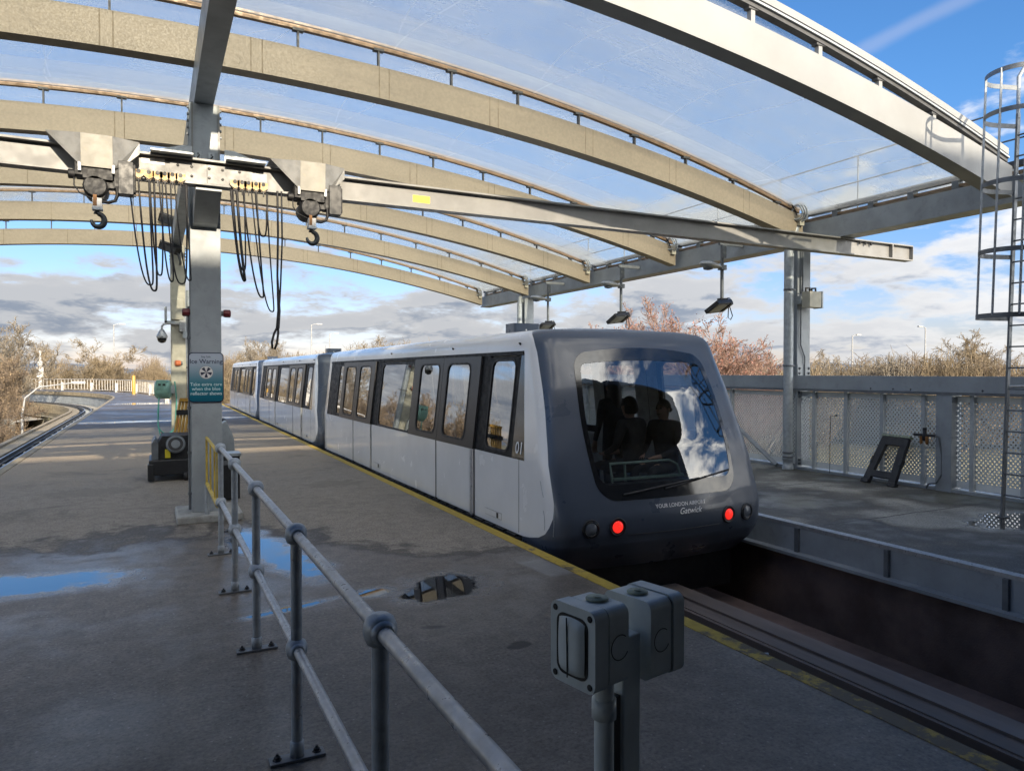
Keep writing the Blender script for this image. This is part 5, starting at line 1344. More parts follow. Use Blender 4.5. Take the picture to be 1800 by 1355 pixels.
def fence_low_bits():
    v = empty('air_regulator', 'black and brass air regulator fitting on the fence beside the main fence post', 'regulator'); x, y, z = 10.62, 7.02, 0.83
    b = MB(); b.lathe([(0.02, -0.09), (0.035, -0.08), (0.035, 0.02), (0.028, 0.03), (0.028, 0.08), (0.02, 0.09)], (x, y, z), 'black_plastic', n=12); b.path([(x, y - 0.17, z), (x, y + 0.17, z)], 0.022, 'black_plastic', 8); b.build('body', v)
    for dy in (-0.045, 0.05):
        w = MB(); w.lathe([(0.012, -0.12), (0.024, -0.10), (0.024, 0.0)], (x - 0.01, y + dy, z - 0.02), 'rust', n=10); w.build('bowl', v)
    k = MB(); k.lathe([(0.03, 0), (0.03, 0.04)], (x, y, z + 0.075), 'black', n=10); k.path([(x, y - 0.17, z), (x + 0.02, y - 0.21, z - 0.02), (x + 0.05, y - 0.24, z - 0.3), (x + 0.05, y - 0.24, 0.25), (x - 0.02, y - 0.2, 0.12), (x - 0.02, y - .08, 0.09), (x - 0.02, y - .05, 0.02)], 0.014, 'galv_dark', 6); k.build('knob', v)
    rebase(v, (x, y, z))
    w = MB(); w.path([(10.66, 8.78, 0.02), (10.67, 8.79, 0.5), (10.67, 8.78, 1.02), (10.67, 8.66, 1.04)], 0.006, 'black', 5); w.lathe([(0.015, 0), (0.015, 0.02)], (10.67, 8.65, 1.04), 'black', (-1, 0, 0), 8)
    rebase(tag(w.build('thin_wire'), 'thin black wire hanging down the fence panel right of the column', 'wire'), (10.66, 8.78, 0.02))
fence_low_bits()
def trestle():
    t = empty('folding_trestle', 'black plastic folding trestle leaning against the perforated fence', 'trestle')
    # frame in its own plane (u along Y, v up the lean)
    base = Vector((10.37, 7.62, 0.0)); vdir = Vector((0.30, -0.10, 0.74)).normalized(); u = Vector((-0.12, -1, 0)).normalized(); w = u.cross(vdir).normalized()
    q = Matrix((u, w, vdir)).transposed()
    def bar(a, b, wd, m='black_plastic'):
        a, b = Vector((a[0], a[1])), Vector((b[0], b[1])); A = base + u * a.x + vdir * a.y; B = base + u * b.x + vdir * b.y; d = (B - A); L = d.length; d.normalize(); s_ = d.cross(w).normalized()
        return (A + B) / 2, (wd, 0.06, L), Matrix((s_, w, d)).transposed()
    for sx in (-1, 1):
        l = MB(); l.obox(*[(x) for x in (lambda r: (r[0], r[1], 'black_plastic', r[2]))(bar((sx * 0.25, 0.0), (sx * 0.19, 0.80), 0.135))]); l.obox(base + u * sx * 0.26 + vdir * 0.03 - w * 0.0, (0.15, 0.08, 0.07), 'black_plastic', q); l.obox(base + u * sx * 0.272 + vdir * 0.40, (0.05, 0.075, 0.12), 'black_plastic', q); l.build('leg', t, 0.008)
    for (v0, hgt, wd) in ((0.17, 0.11, 0.42), (0.74, 0.14, 0.50)):
        c = MB(); c.obox(base + vdir * v0, (wd, 0.062, hgt), 'black_plastic', q); c.build('crossbar', t, 0.008)
    tp_ = MB(); tp_.obox(base + vdir * 0.83, (0.54, 0.085, 0.04), 'pvc_moss', q); tp_.obox(base + vdir * 0.855 + u * 0.12, (0.16, 0.02, 0.012), 'black', q); tp_.build('top_pad', t, 0.006)
    return rebase(t, base)
trestle()
def right_box():
    t = empty('junction_box', 'cream junction box on the right-hand column beside the fence', 'junction box', 'junction boxes on the columns'); y = 9.70 - 0.165
    b = MB(); b.box(10.42, 10.72, y - 0.30, y - 0.12, 2.98, 3.27, 'cream'); b.box(10.725, 10.76, y - 0.31, y - 0.11, 2.97, 3.28, 'galv'); b.box(10.40, 10.70, y - 0.12, y - 0.002, 3.05, 3.2, 'galv'); b.build('box', t, 0.006)
    g = MB()
    for x in (10.48, 10.63):
        g.path([(x - 0.05, y - 0.2, 3.27), (x - 0.05, y - 0.2, 3.33), (x + 0.05, y - 0.2, 3.34), (x + 0.05, y - 0.2, 3.27)], 0.018, 'black', 8)
    g.build('gland', t)
    c = MB(); c.path([(10.50, y - 0.03, 4.4), (10.50, y - 0.03, 3.25)], 0.014, 'galv_dark', 6); c.path([(10.54, y - 0.03, 4.4), (10.54, y - 0.03, 3.25)], 0.014, 'galv_dark', 6)
    c.path([(10.50, y - 0.03, 3.0), (10.50, y - 0.03, 2.3), (10.61, y - 0.03, 2.08), (10.61, y - 0.03, 1.72)], 0.014, 'galv_dark', 6); c.build('conduit', t)
    rebase(t, (10.57, y, 3.1)); t.location.x += 0.24; return t
right_box()
def hanging_light(y, label):
    t = empty('hanging_light', label, 'light fitting', 'light fittings hung from the eaves beam'); x = 10.30
    s = MB(); s.path([(x, y, 4.42), (x, y, 3.30)], 0.035, 'galv_dark', 8); s.box(x - 0.08, x + 0.545, y - 0.03, y + 0.03, 4.36, 4.43, 'galv_dark'); s.box(x - 0.05, x + 0.05, y - 0.07, y - 0.036, 4.10, 4.36, 'galv_dark'); s.build('stem', t)
    # floodlight: flat lamp head tilted down towards the track, with a ribbed back
    q = Matrix.Rotation(R(10), 3, 'Z') @ Matrix.Rotation(R(-30), 3, 'X') @ Matrix.Rotation(R(-8), 3, 'Y')
    c = Vector((x - 0.10, y - 0.02, 3.12))
    h = MB(); h.obox(c, (0.52, 0.36, 0.085), 'black_plastic', q); 
    for k in range(6): h.obox(c + q @ Vector((0.05 + 0.035 * k, 0, 0.065)), (0.012, 0.30, 0.06), 'black_plastic', q)
    h.obox(c + q @ Vector((0.24, 0, 0.02)), (0.10, 0.30, 0.16), 'black_plastic', q)
    hd = h.build('floodlight', t, 0.008)
    g = MB(); g.obox(c + q @ Vector((-0.04, 0, -0.044)), (0.38, 0.29, 0.008), 'lamp_glass', q); g.build('lens', hd)
    b = MB(); b.obox((x, y, 3.24), (0.14, 0.12, 0.10), 'black_plastic'); b.lathe([(0.05, -0.17), (0.05, 0.17)], c + q @ Vector((0.22, 0, 0.03)), 'galv_light', tuple(q @ Vector((0, 1, 0))), 12); b.path([c + q @ Vector((0.2, -0.1, -0.03)), c + Vector((0.2, -0.05, -0.22)), c + Vector((0.27, -0.05, -0.26)), c + Vector((0.32, -0.05, -0.18)), c + q @ Vector((0.3, -0.05, 0.0))], 0.010, 'black', 6); b.build('bracket', t)
    l = MB(); l.lathe([(0.02, -0.30), (0.10, -0.24), (0.135, -0.10), (0.13, 0.05), (0.08, 0.20), (0.045, 0.30)], (x - 0.34, y - 0.05, 3.93), 'galv_light', (0.97, 0.15, -0.08), 14)
    for v in range(len(l.v)): px_, py_, pz_ = l.v[v]; l.v[v] = (px_, py_, 3.93 + (pz_ - 3.93) * 0.55)
    l.box(x - 0.06, x + 0.07, y - 0.06, y + 0.06, 3.86, 3.96, 'galv_dark'); l.build('luminaire', t)
    gl = MB(); gl.lathe([(0.10, 0), (0.09, -0.04), (0.03, -0.055)], (x - 0.42, y - 0.06, 3.88), 'lamp_glass', n=14); gl.build('bowl', t)
    return rebase(t, (x, y, 4.42))
for y, lab in ((11.1, 'nearest hanging floodlight with an oval lamp, beside the right column'), (14.6, 'middle hanging floodlight with an oval lamp in front of the reddish tree'), (18.25, 'farthest hanging floodlight just above the train roof')): hanging_light(y, lab)

def ladder():
    t = empty('caged_ladder', 'grey steel ladder with a safety cage rising to the roof at the right edge', 'ladder'); x = 9.40; ya, yb = 5.20, 4.75; lean = 0.045
    X = lambda z: x + lean * z
    for y in (ya, yb):
        s = MB(); s.prism([(-0.012, -0.03), (0.012, -0.03), (0.012, 0.03), (-0.012, 0.03)], (X(0), y, 0.0), (0, 1, 0), (1, 0, 0), -5.0, 'galv_dark')
        for i in range(len(s.v)):
            a = s.v[i]; s.v[i] = (a[0] + lean * a[2], a[1], a[2])
        s.path([(X(4.95), y, 4.95), (X(4.95), y, 5.45), (X(4.95) + 0.25, y, 5.75), (X(4.95) + 0.7, y, 5.75)], 0.024, 'galv', 6); s.box(X(0) - 0.05, X(0) + 0.08, y - 0.05, y + 0.05, 0.003, 0.012, 'galv_dark'); s.build('stringer', t)
    z = 0.28
    while z < 4.95:
        r = MB(); r.path([(X(z), ya, z), (X(z), yb, z)], 0.011, 'galv_dark', 6); r.build('rung', t); z += 0.262
    yc = (ya + yb) / 2
    def hoop(zz, m='galv_dark'):
        h = MB(); rows = []
        n = 26; pts = [(X(zz), ya), (X(zz) - 0.28, ya + 0.09)]
        for k in range(n + 1):
            a = R(78 + 204 * k / n); pts.append((X(zz) - 0.42 + 0.36 * math.cos(a), yc + 0.34 * math.sin(a)))
        pts += [(X(zz) - 0.28, yb - 0.09), (X(zz), yb)]
        for (px, py) in pts: rows.append([(px, py, zz - 0.028), (px, py, zz + 0.028)])
        h.grid(rows, m, True); rows2 = []
        cxh, cyh = X(zz) - 0.3, yc
        for (px, py) in pts:
            d = Vector((cxh - px, cyh - py, 0)).normalized() * 0.006; rows2.append([(px + d.x, py + d.y, zz - 0.028), (px + d.x, py + d.y, zz + 0.028)])
        h.grid(rows2, m, True)
        for q in (0, 1): h.grid([[a[q], b[q]] for a, b in zip(rows, rows2)], m)
        h.build('cage_hoop', t)
    for zz in (2.46, 3.22, 4.02, 4.84, 5.32): hoop(zz)
    for a in (135, 180, 225):
        b = MB(); ca, sa = math.cos(R(a)), math.sin(R(a)); pts = []
        for zz in (2.46, 3.22, 4.02, 4.84, 5.34): pts.append((X(zz) - 0.42 + 0.353 * ca, yc + 0.333 * sa, zz))
        b.path(pts, 0.015, 'galv', 4, smooth=False); b.build('cage_bar', t)
    br = MB(); br.path([(X(1.6), ya, 1.62), (10.7, ya, 1.62)], 0.02, 'galv_dark', 6); br.path([(X(1.6), yb, 1.62), (10.7, yb, 1.62)], 0.02, 'galv_dark', 6); br.path([(X(4.2), ya, 4.25), (10.5, ya + .3, 4.25)], 0.025, 'galv', 6); br.build('wall_tie', t)
    return rebase(t, (x, yc, 0))
ladder()

# ================================================================== FOREGROUND HANDRAIL AND SWITCHES
HX = 0.585; HY = [2.03, 3.41, 4.87, 6.24, 7.60]
def handrail():
    t = empty('handrail', 'galvanised tubular handrail with ball joints running from the camera to the column', 'handrail')
    for y in [0.62] + HY:
        p = MB(); p.path([(HX, y, 0.012), (HX, y, 1.05)], 0.0255, 'galv', 14); 
        for z in (0.515, 1.05): p.lathe([(0.026, -0.046), (0.040, -0.038), (0.048, -0.018), (0.050, 0.0), (0.048, 0.018), (0.040, 0.036), (0.026, 0.046), (0.012, 0.049)], (HX, y, z), 'galv', n=18)
        for z in (0.515, 1.05): p.lathe([(0.0275, -0.052), (0.037, -0.046), (0.037, 0.046), (0.0275, 0.052)], (HX, y, z), 'galv', (0, 1, 0), 16)
        p.lathe([(0.026, 0), (0.032, 0.0), (0.032, 0.07), (0.026, 0.075)], (HX, y, 0.012), 'galv', n=14)
        po = p.build('post', t)
        b = MB(); b.box(HX - 0.125, HX + 0.125, y - 0.038, y + 0.038, 0.0, 0.014, 'galv_dark')
        for sx in (-1, 1): b.lathe([(0.022, 0), (0.022, 0.004), (0.016, 0.005), (0.016, 0.016), (0.008, 0.018), (0.007, 0.028)], (HX + sx * 0.09, y, 0.014), 'black_dirty', n=6, smooth=False)
        b.build('base_plate', po, 0.003)
    for z, nm in ((1.05, 'top_rail'), (0.515, 'mid_rail')):
        r = MB(); r.path([(HX, 0.2 + (7.6 - 0.2) * k / 12, z) for k in range(13)], 0.0225, 'galv_light', 16); r.build(nm, t)
    for yy, z_, h_ in ((3.41, 0.20, 0.16), (3.41, 0.93, 0.05), (6.24, 0.12, 0.12)):
        tp_ = MB(); tp_.lathe([(0.0262, 0), (0.0262, h_)], (HX, yy, z_), 'galv_light', n=14); tp_.build('tape_residue', t)
    return rebase(t, (HX, 4.0, 0))
handrail()
def yellow_gate():
    t = empty('yellow_gate', 'small yellow barred gate between the handrail end and the front column', 'gate'); x = HX - 0.02
    ya, yb = 7.72, 9.36
    f = MB(); f.path([(x, ya, 0.99), (x, 8.4, 1.01), (x, yb, 1.01)], 0.016, 'yellow', 10); f.path([(x, ya, 0.46), (x, yb, 0.46)], 0.021, 'yellow', 10); f.path([(x, ya, 0.99), (x, ya, 0.46)], 0.013, 'yellow', 8); f.path([(x, yb, 1.01), (x, yb, 0.46)], 0.013, 'yellow', 8); f.build('frame', t)
    for y in (8.12, 8.72):
        b = MB(); b.box(x - 0.008, x + 0.008, y - 0.03, y + 0.03, 0.46, 1.0, 'yellow'); b.build('bar', t)
    p = MB(); p.path([(x, 9.33, 0.0), (x, 9.33, 0.45)], 0.026, 'galv', 10); p.build('stub_post', t)
    return rebase(t, (x, 8.5, 0))
yellow_gate()
def switch_post():
    t = empty('switch_post', 'grey post in the foreground carrying two weatherproof switch boxes', 'switch post'); px, py = 0.684, 0.962
    q = Matrix.Rotation(R(12.0), 3, 'Z')
    U = lambda a, b, z: Vector((px, py, z)) + q @ Vector((a, b, 0))
    # local axes: -a is the way the left switch faces, b runs away along the platform
    p = MB(); zt = 1.375
    c = [(-0.0205, -0.0205), (0.0205, -0.0205), (0.0205, 0.0205), (-0.0205, 0.0205)]
    vs = [U(a, b, 0.0) for a, b in c] + [U(a, b, zt) for a, b in c]; p.add(vs, [(0, 3, 2, 1), (4, 5, 6, 7), (0, 1, 5, 4), (1, 2, 6, 5), (2, 3, 7, 6), (3, 0, 4, 7)], 'pvc'); p.build('post', t, 0.003)
    bs = MB(); bs.obox(U(0, 0, 0.006), (0.18, 0.18, 0.012), 'galv', q); bs.build('base_plate', t)
    cd = MB(); cd.path([U(-0.062, -0.018, 0.0), U(-0.062, -0.018, 1.32)], 0.0155, 'pvc', 14); cd.lathe([(0.0156, 0), (0.0195, 0.0), (0.0195, 0.03), (0.0156, 0.03)], U(-0.062, -0.018, 1.26), 'pvc', n=14); cd.build('conduit', t)
    sl = MB(); sl.obox(U(-0.0335, -0.01, 0.65), (0.014, 0.02, 1.27), 'slot', q); sl.build('gap_channel', t)
    def box(ca, cb, zc, da, db, dz, face):
        # body with a lid seam; face is the direction (-1: faces -a, +1: faces +a)
        b = MB(); lid = 0.028
        a_lid0, a_lid1 = (ca - da / 2, ca - da / 2 + lid) if face < 0 else (ca + da / 2 - lid, ca + da / 2)
        a_b0, a_b1 = (a_lid1 + 0.004, ca + da / 2) if face < 0 else (ca - da / 2, a_lid0 - 0.004)
        for a0, a1, sh in ((a_lid0, a_lid1, 0.0), (a_b0, a_b1, 0.0015)):
            poly = rrect(db - 2 * sh, dz - 2 * sh, 0.015, 6); o = U(a0, cb, zc)
            b.prism(poly, o, q @ Vector((0, 1, 0)), (0, 0, 1), a1 - a0, 'pvc')
        sa = min(a_lid1, a_b1) if face < 0 else a_b1
        b.prism(rrect(db - 0.008, dz - 0.008, 0.010, 4), U(min(a_lid1, a_b1) - 0.004 if face > 0 else a_lid1 - 0.004, cb, zc), q @ Vector((0, 1, 0)), (0, 0, 1), 0.010, 'slot')
        bo = b.build('switch_box' if face < 0 else 'junction_box', t, 0.006)
        k = MB(); am = (a_b0 + a_b1) / 2
        k.lathe([(0.018, 0), (0.018, 0.002), (0.0165, 0.003), (0.006, 0.003), (0.006, 0.0045)], U(am, cb, zc + dz / 2), 'pvc_moss', n=20); k.build('knockout_cap', bo)
        nr = q @ Vector((0, -1, 0))
        rg = MB(); pts = [U(am, cb - db / 2 - 0.0003, zc) + q @ Vector((0.019 * math.cos(R(50 + 280 * j / 22)), 0, 0.019 * math.sin(R(50 + 280 * j / 22)))) for j in range(23)]; rg.path(pts, 0.0008, 'slot', 4); rg.build('knockout_ring', bo)
        s = MB()
        for sb2 in (-1, 1):
            for sz in (-1, 1):
                af = a_lid0 if face < 0 else a_lid1; s.lathe([(0.005, 0.0), (0.005, 0.0012), (0.003, 0.0014)], U(af + (0.0 if face < 0 else 0), cb + sb2 * (db / 2 - 0.011), zc + sz * (dz / 2 - 0.011)), 'slot', tuple(q @ Vector((face, 0, 0))), 10)
        s.build('lid_screw', bo)
        if face < 0:
            rk = MB(); rk.prism(rrect(db - 0.030, dz - 0.030, 0.016, 6), U(a_lid0 - 0.0012, cb, zc), q @ Vector((0, 1, 0)), (0, 0, 1), 0.004, 'slot')
            rows = []
            for i in range(13):
                u = -1 + 2 * i / 12; row = []
                for j in range(13):
                    v = -1 + 2 * j / 12; e = max(abs(u), abs(v)); bulge = 0.009 * (1 - u ** 4) * (1 - v ** 6) ** 0.5 + 0.003 * (-u) * (1 - v ** 4)
                    rr = 1 - 0.10 * (u * u * v * v); row.append(U(a_lid0 - 0.001 - max(0, bulge), cb + u * rr * (db / 2 - 0.018), zc + v * rr * (dz / 2 - 0.018)))
                rows.append(row)
            rk.grid(rows, 'pvc', True); rk.path([U(a_lid0 - 0.0105, cb + 0.0, zc - 0.045), U(a_lid0 - 0.0112, cb + 0.0, zc), U(a_lid0 - 0.0105, cb + 0.002, zc + 0.045)], 0.0012, 'slot', 4); rk.build('rocker', bo)
    box(-0.084, -0.008, 1.383, 0.074, 0.098, 0.124, -1)
    box(0.076, 0.022, 1.357, 0.084, 0.108, 0.134, 1)
    return rebase(t, (px, py, 0))
switch_post()
sp_ = MB(); sp_.path([(4.42, 4.62, -1.45), (4.42, 4.62, -0.62), (4.70, 4.50, -0.62), (4.70, 4.50, -1.45)], 0.02, 'galv', 8); sp_.path([(4.42, 4.62, -0.85), (4.70, 4.50, -0.85)], 0.012, 'galv_dark', 6)
rebase(tag(sp_.build('pit_rail'), 'small bent metal rail standing in the dark train trench', 'rail'), (4.5, 4.5, -1.45))

# ================================================================== BACKGROUND
def far_railing():
    t = empty('walkway_railing', 'white vertical-bar railing curving along the far walkway', 'railing')
    pts = []; y = 46.0
    while y < 56: pts.append((0.70, y, 0)); y += 1.0
    for p in LC:
        if p[1] > 56.0 and p[2] < R(66): q = off(p, 4.30); pts.append((q[0], q[1], p[2]))
    top = MB(); top.path([(x, y, 1.10) for x, y, a in pts], 0.035, 'railing_white', 6); top.path([(x, y, 0.12) for x, y, a in pts], 0.03, 'railing_white', 6); top.build('rail', t)
    L = [0]
    for a, b in zip(pts[:-1], pts[1:]): L.append(L[-1] + math.hypot(b[0] - a[0], b[1] - a[1]))
    def at(s):
        i = max(j for j in range(len(L)) if L[j] <= s + 1e-9); i = min(i, len(L) - 2); u = (s - L[i]) / (L[i + 1] - L[i]); return pts[i][0] + (pts[i + 1][0] - pts[i][0]) * u, pts[i][1] + (pts[i + 1][1] - pts[i][1]) * u
    bars = MB(); s = 0.0; k = 0
    while s < L[-1] - 0.1:
        x, y = at(s); bars.box(x - 0.022, x + 0.022, y - 0.022, y + 0.022, 0.12, 1.10, 'railing_white'); s += 0.62
    bars.build('bar', t)['kind'] = 'stuff'
    s = 0.3
    while s < L[-1]:
        x, y = at(s); p = MB(); p.box(x - 0.11, x + 0.11, y - 0.10, y + 0.10, 0.0, 0.80, 'railing_white'); p.build('post', t); s += 5.6
    return rebase(t, (0.7, 50, 0))
far_railing()
def yellow_post(x, y, h, label):
    m = MB(); m.lathe([(0.13, 0), (0.13, h * 0.93), (0.11, h * 0.97), (0.05, h)], (x, y, 0), 'yellow_plastic', n=12); m.lathe([(0.17, 0), (0.17, 0.05)], (x, y, 0), 'galv_dark', n=12)
    rebase(tag(m.build('bollard'), label, 'bollard'), (x, y, 0))
yellow_post(-1.4, 64.0, 1.55, 'yellow bollard at the start of the curved walkway')

def mast(x, y, h, label, side=1, base=GZ):
    t = empty('lighting_mast', label, 'lamp mast', 'tall lighting masts beyond the trees')
    p = MB(); p.path([(x, y, base), (x, y, h)], [0.16, 0.10], 'mast', 8); p.build('mast', t)
    a = MB(); a.path([(x, y, h - 0.1), (x + side * 0.5, y, h + 0.12), (x + side * 1.2, y, h + 0.12)], 0.06, 'mast', 6); a.build('arm', t)
    l = MB(); l.box(x + min(side * 0.9, side * 1.9), x + max(side * 0.9, side * 1.9), y - 0.2, y + 0.2, h + 0.05, h + 0.25, 'railing_white'); l.build('lamp', t, 0.03)
    return rebase(t, (x, y, base))
def dirpt(px, d):
    # ground point along the view direction of photo column px at depth d
    u = (px - 900) / 1260.0; return (d * (0.4472 + u * 0.8944), d * (0.8944 - u * 0.4472))
def ztop(py, d): return 1.8 + (654 - py) / 1260.0 * d
for px, py, d, sd_, lab in ((201, 571, 130, 1, 'tall pale lamp mast over the left tree clump'), (548, 571, 130, 1, 'pale lamp mast above the middle train car roof'), (580, 587, 150, 1, 'shorter-looking pale lamp mast just right of the one over the middle car'),
                            (1498, 590, 120, 1, 'thin lamp mast above the fence nearest the right column'), (1626, 576, 120, -1, 'lamp mast above the fence with its head pointing left')):
    x, y = dirpt(px, d); mast(x, y, ztop(py, d), lab, sd_)
x, y = dirpt(71, 88.0); wm = MB(); wm.path([(x, y, -1.0), (x, y, 3.0), (x, y, 4.5)], [0.22, 0.18, 0.05], 'railing_white', 8); wm.box(x - .35, x + .35, y - .2, y + .2, 1.2, 2.4, 'railing_white'); wm.box(x - .25, x + .25, y - .2, y + .2, 2.6, 3.1, 'mast')
rebase(tag(wm.build('signal_post'), 'white equipment post at the far left end of the curved railing', 'post'), (x, y, -1.0))
x, y = dirpt(38, 40); sl_ = MB(); sl_.path([(x, y, GZ), (x, y, -0.6), (x + 0.15, y, 0.35), (x + 0.8, y, 0.95), (x + 2.6, y + 1, 1.2)], [0.075, 0.06, 0.05, 0.04, 0.04], 'mast', 8); sl_.box(x + 2.3, x + 3.0, y + 0.85, y + 1.2, 1.12, 1.26, 'railing_white')
rebase(tag(sl_.build('street_lamp'), 'pale curved-neck street lamp among the brown bushes below the left track', 'street lamp'), (x, y, GZ))

# ---- bare winter trees
def grow(mb, p, d, L, r, lev, rng, pr, m, leaf=None):
    nseg = (5, 4, 3, 2, 2)[lev]; pts = [p.copy()]; rs = [r]; dirs = []
    for i in range(nseg):
        d = (d + Vector((rng.gauss(0, 1), rng.gauss(0, 1), rng.gauss(0, 1) + pr['up'])) * pr['wob'] * (0.6 + 0.4 * lev)).normalized()
        p = p + d * (L / nseg); pts.append(p.copy()); rs.append(max(pr['rmin'], r * (1 - 0.75 * (i + 1) / nseg))); dirs.append(d.copy())
    mb.path(pts, rs, m, (6, 4, 3, 3, 3)[lev], caps=False)
    if lev == pr['depth']:
        if leaf and rng.random() < pr.get('leafp', 0.6):
            for _ in range(rng.choice((1, 2, 3))):
                c = p + Vector((rng.gauss(0, .12), rng.gauss(0, .12), rng.gauss(0, .12))); a = Vector((rng.gauss(0, 1), rng.gauss(0, 1), rng.gauss(0, 1))).normalized(); b = a.cross(Vector((rng.gauss(0, 1), rng.gauss(0, 1), 1))).normalized(); s = rng.uniform(.04, .08)
                n_ = a.cross(b) * 0.01
                mb.add([c - a * s, c + b * s * .6 + n_, c + a * s, c - b * s * .6 + n_], [(0, 1, 2, 3)], leaf)
        return
    nb = pr['nb'][lev]
    for k in range(nb):
        t = pr['t0'][lev] + (1 - pr['t0'][lev]) * (k + rng.random()) / nb; f = t * nseg; i = min(nseg - 1, int(f)); q = pts[i].lerp(pts[i + 1], f - i); dd = dirs[i]
        ax = dd.cross(Vector((rng.gauss(0, 1), rng.gauss(0, 1), rng.gauss(0, 1)))).normalized(); ang = R(rng.uniform(*pr['ang'][lev])); nd = (Quaternion(ax, ang) @ dd)
        grow(mb, q, nd, L * pr['len'][lev] * rng.uniform(0.7, 1.15) * (1.1 - 0.45 * t), max(pr['rmin'], rs[i] * 0.55), lev + 1, rng, pr, m, leaf)
def tree_thing(name, label, group, seed, pr, bark, H, leaf=None):
    rng = random.Random(seed); t = empty(name, label, 'tree', group)
    tr = MB(); cr = MB()
    for s in range(pr['stems']):
        a = 2 * math.pi * s / pr['stems'] + rng.random(); lean = pr['lean'] if pr['stems'] > 1 else 0.05
        d = Vector((math.cos(a) * lean, math.sin(a) * lean, 1)).normalized(); L = H * pr['trunk'] * rng.uniform(.85, 1.1); r = pr['r0']
        pts = [Vector((0.25 * math.cos(a), 0.25 * math.sin(a), 0))]; rs = [r]; dirs = []; ns = 6
        for i in range(ns):
            d = (d + Vector((rng.gauss(0, 1), rng.gauss(0, 1), 0.2)) * 0.08).normalized(); pts.append(pts[-1] + d * L / ns); rs.append(r * (1 - 0.72 * (i + 1) / ns)); dirs.append(d)
        tr.path(pts, rs, bark, 7)
        nb = pr['limbs']
        for k in range(nb):
            tt = pr['tl'] + (1 - pr['tl']) * (k + rng.random()) / nb; f = tt * ns; i = min(ns - 1, int(f)); q = pts[i].lerp(pts[i + 1], f - i)
            ax = dirs[i].cross(Vector((rng.gauss(0, 1), rng.gauss(0, 1), rng.gauss(0, .3)))).normalized(); nd = Quaternion(ax, R(rng.uniform(*pr['la']))) @ dirs[i]
            grow(cr, q, nd, H * pr['ll'] * rng.uniform(.75, 1.15) * (1.15 - 0.5 * tt), rs[i] * 0.55, 1, rng, pr, bark, leaf)
    tr.build('trunk', t); cr.build('crown', t)
    return t
PR = dict(depth=4, stems=1, lean=0.3, trunk=0.62, r0=0.20, limbs=13, tl=0.28, la=(32, 62), ll=0.42, up=0.45, wob=0.13, rmin=0.014, nb=[0, 6, 6, 6, 0], t0=[0, .2, .15, .1, 0], ang=[(0, 0), (25, 55), (25, 60), (25, 60), (0, 0)], len=[0, .55, .55, .6, 0])
PS = dict(PR, stems=5, lean=0.42, limbs=6, trunk=0.70, r0=0.12, nb=[0, 6, 6, 6, 0])
protoA = tree_thing('bare_tree', 'broad tan multi-stemmed bare tree behind the white curved railing', 'bare winter trees', 11, PS, 'bark_tan', 10.0)
protoB = tree_thing('bare_tree', 'round-crowned bare tree above the fence next to the caged ladder', 'bare winter trees', 23, PR, 'bark_tan', 11.0)
protoC = tree_thing('bare_tree', 'tall pale grey bare tree rising behind the far end of the train', 'bare winter trees', 37, dict(PR, up=0.7, la=(22, 48), trunk=0.72), 'bark_grey', 11.5)
protoD = tree_thing('bare_tree', 'large dense brown bare tree filling the left edge beside the track', 'bare winter trees', 51, dict(PS, stems=6, limbs=7, nb=[0, 6, 7, 6, 0], leafp=0.22), 'bark_brown', 10.0, 'leaf_brown')
protoE = tree_thing('bare_tree', 'reddish upright-twigged tree behind the train roof and floodlights', 'bare winter trees', 64, dict(PR, stems=4, lean=0.30, limbs=7, up=0.85, la=(22, 45), leafp=0.30), 'bark_red', 11.5, 'leaf_red')
def put_tree(o, px, d, py_top, H, rz=0.0, wide=1.0):
    x, y = dirpt(px, d); o.location = (x, y, GZ); s = (ztop(py_top, d) - GZ) / H; o.scale = (s * wide, s * wide, s); o.rotation_euler = (0, 0, rz); return o
put_tree(protoA, 128, 112, 578, 10.0, 0.4, 1.3); put_tree(protoB, 1745, 74, 582, 10.2, 1.0, 1.1); put_tree(protoC, 452, 105, 585, 11.0, 0.0); put_tree(protoD, -75, 45, 590, 9.6, 0.0, 0.75); put_tree(protoE, 1200, 42, 530, 11.0, 2.0, 1.05)
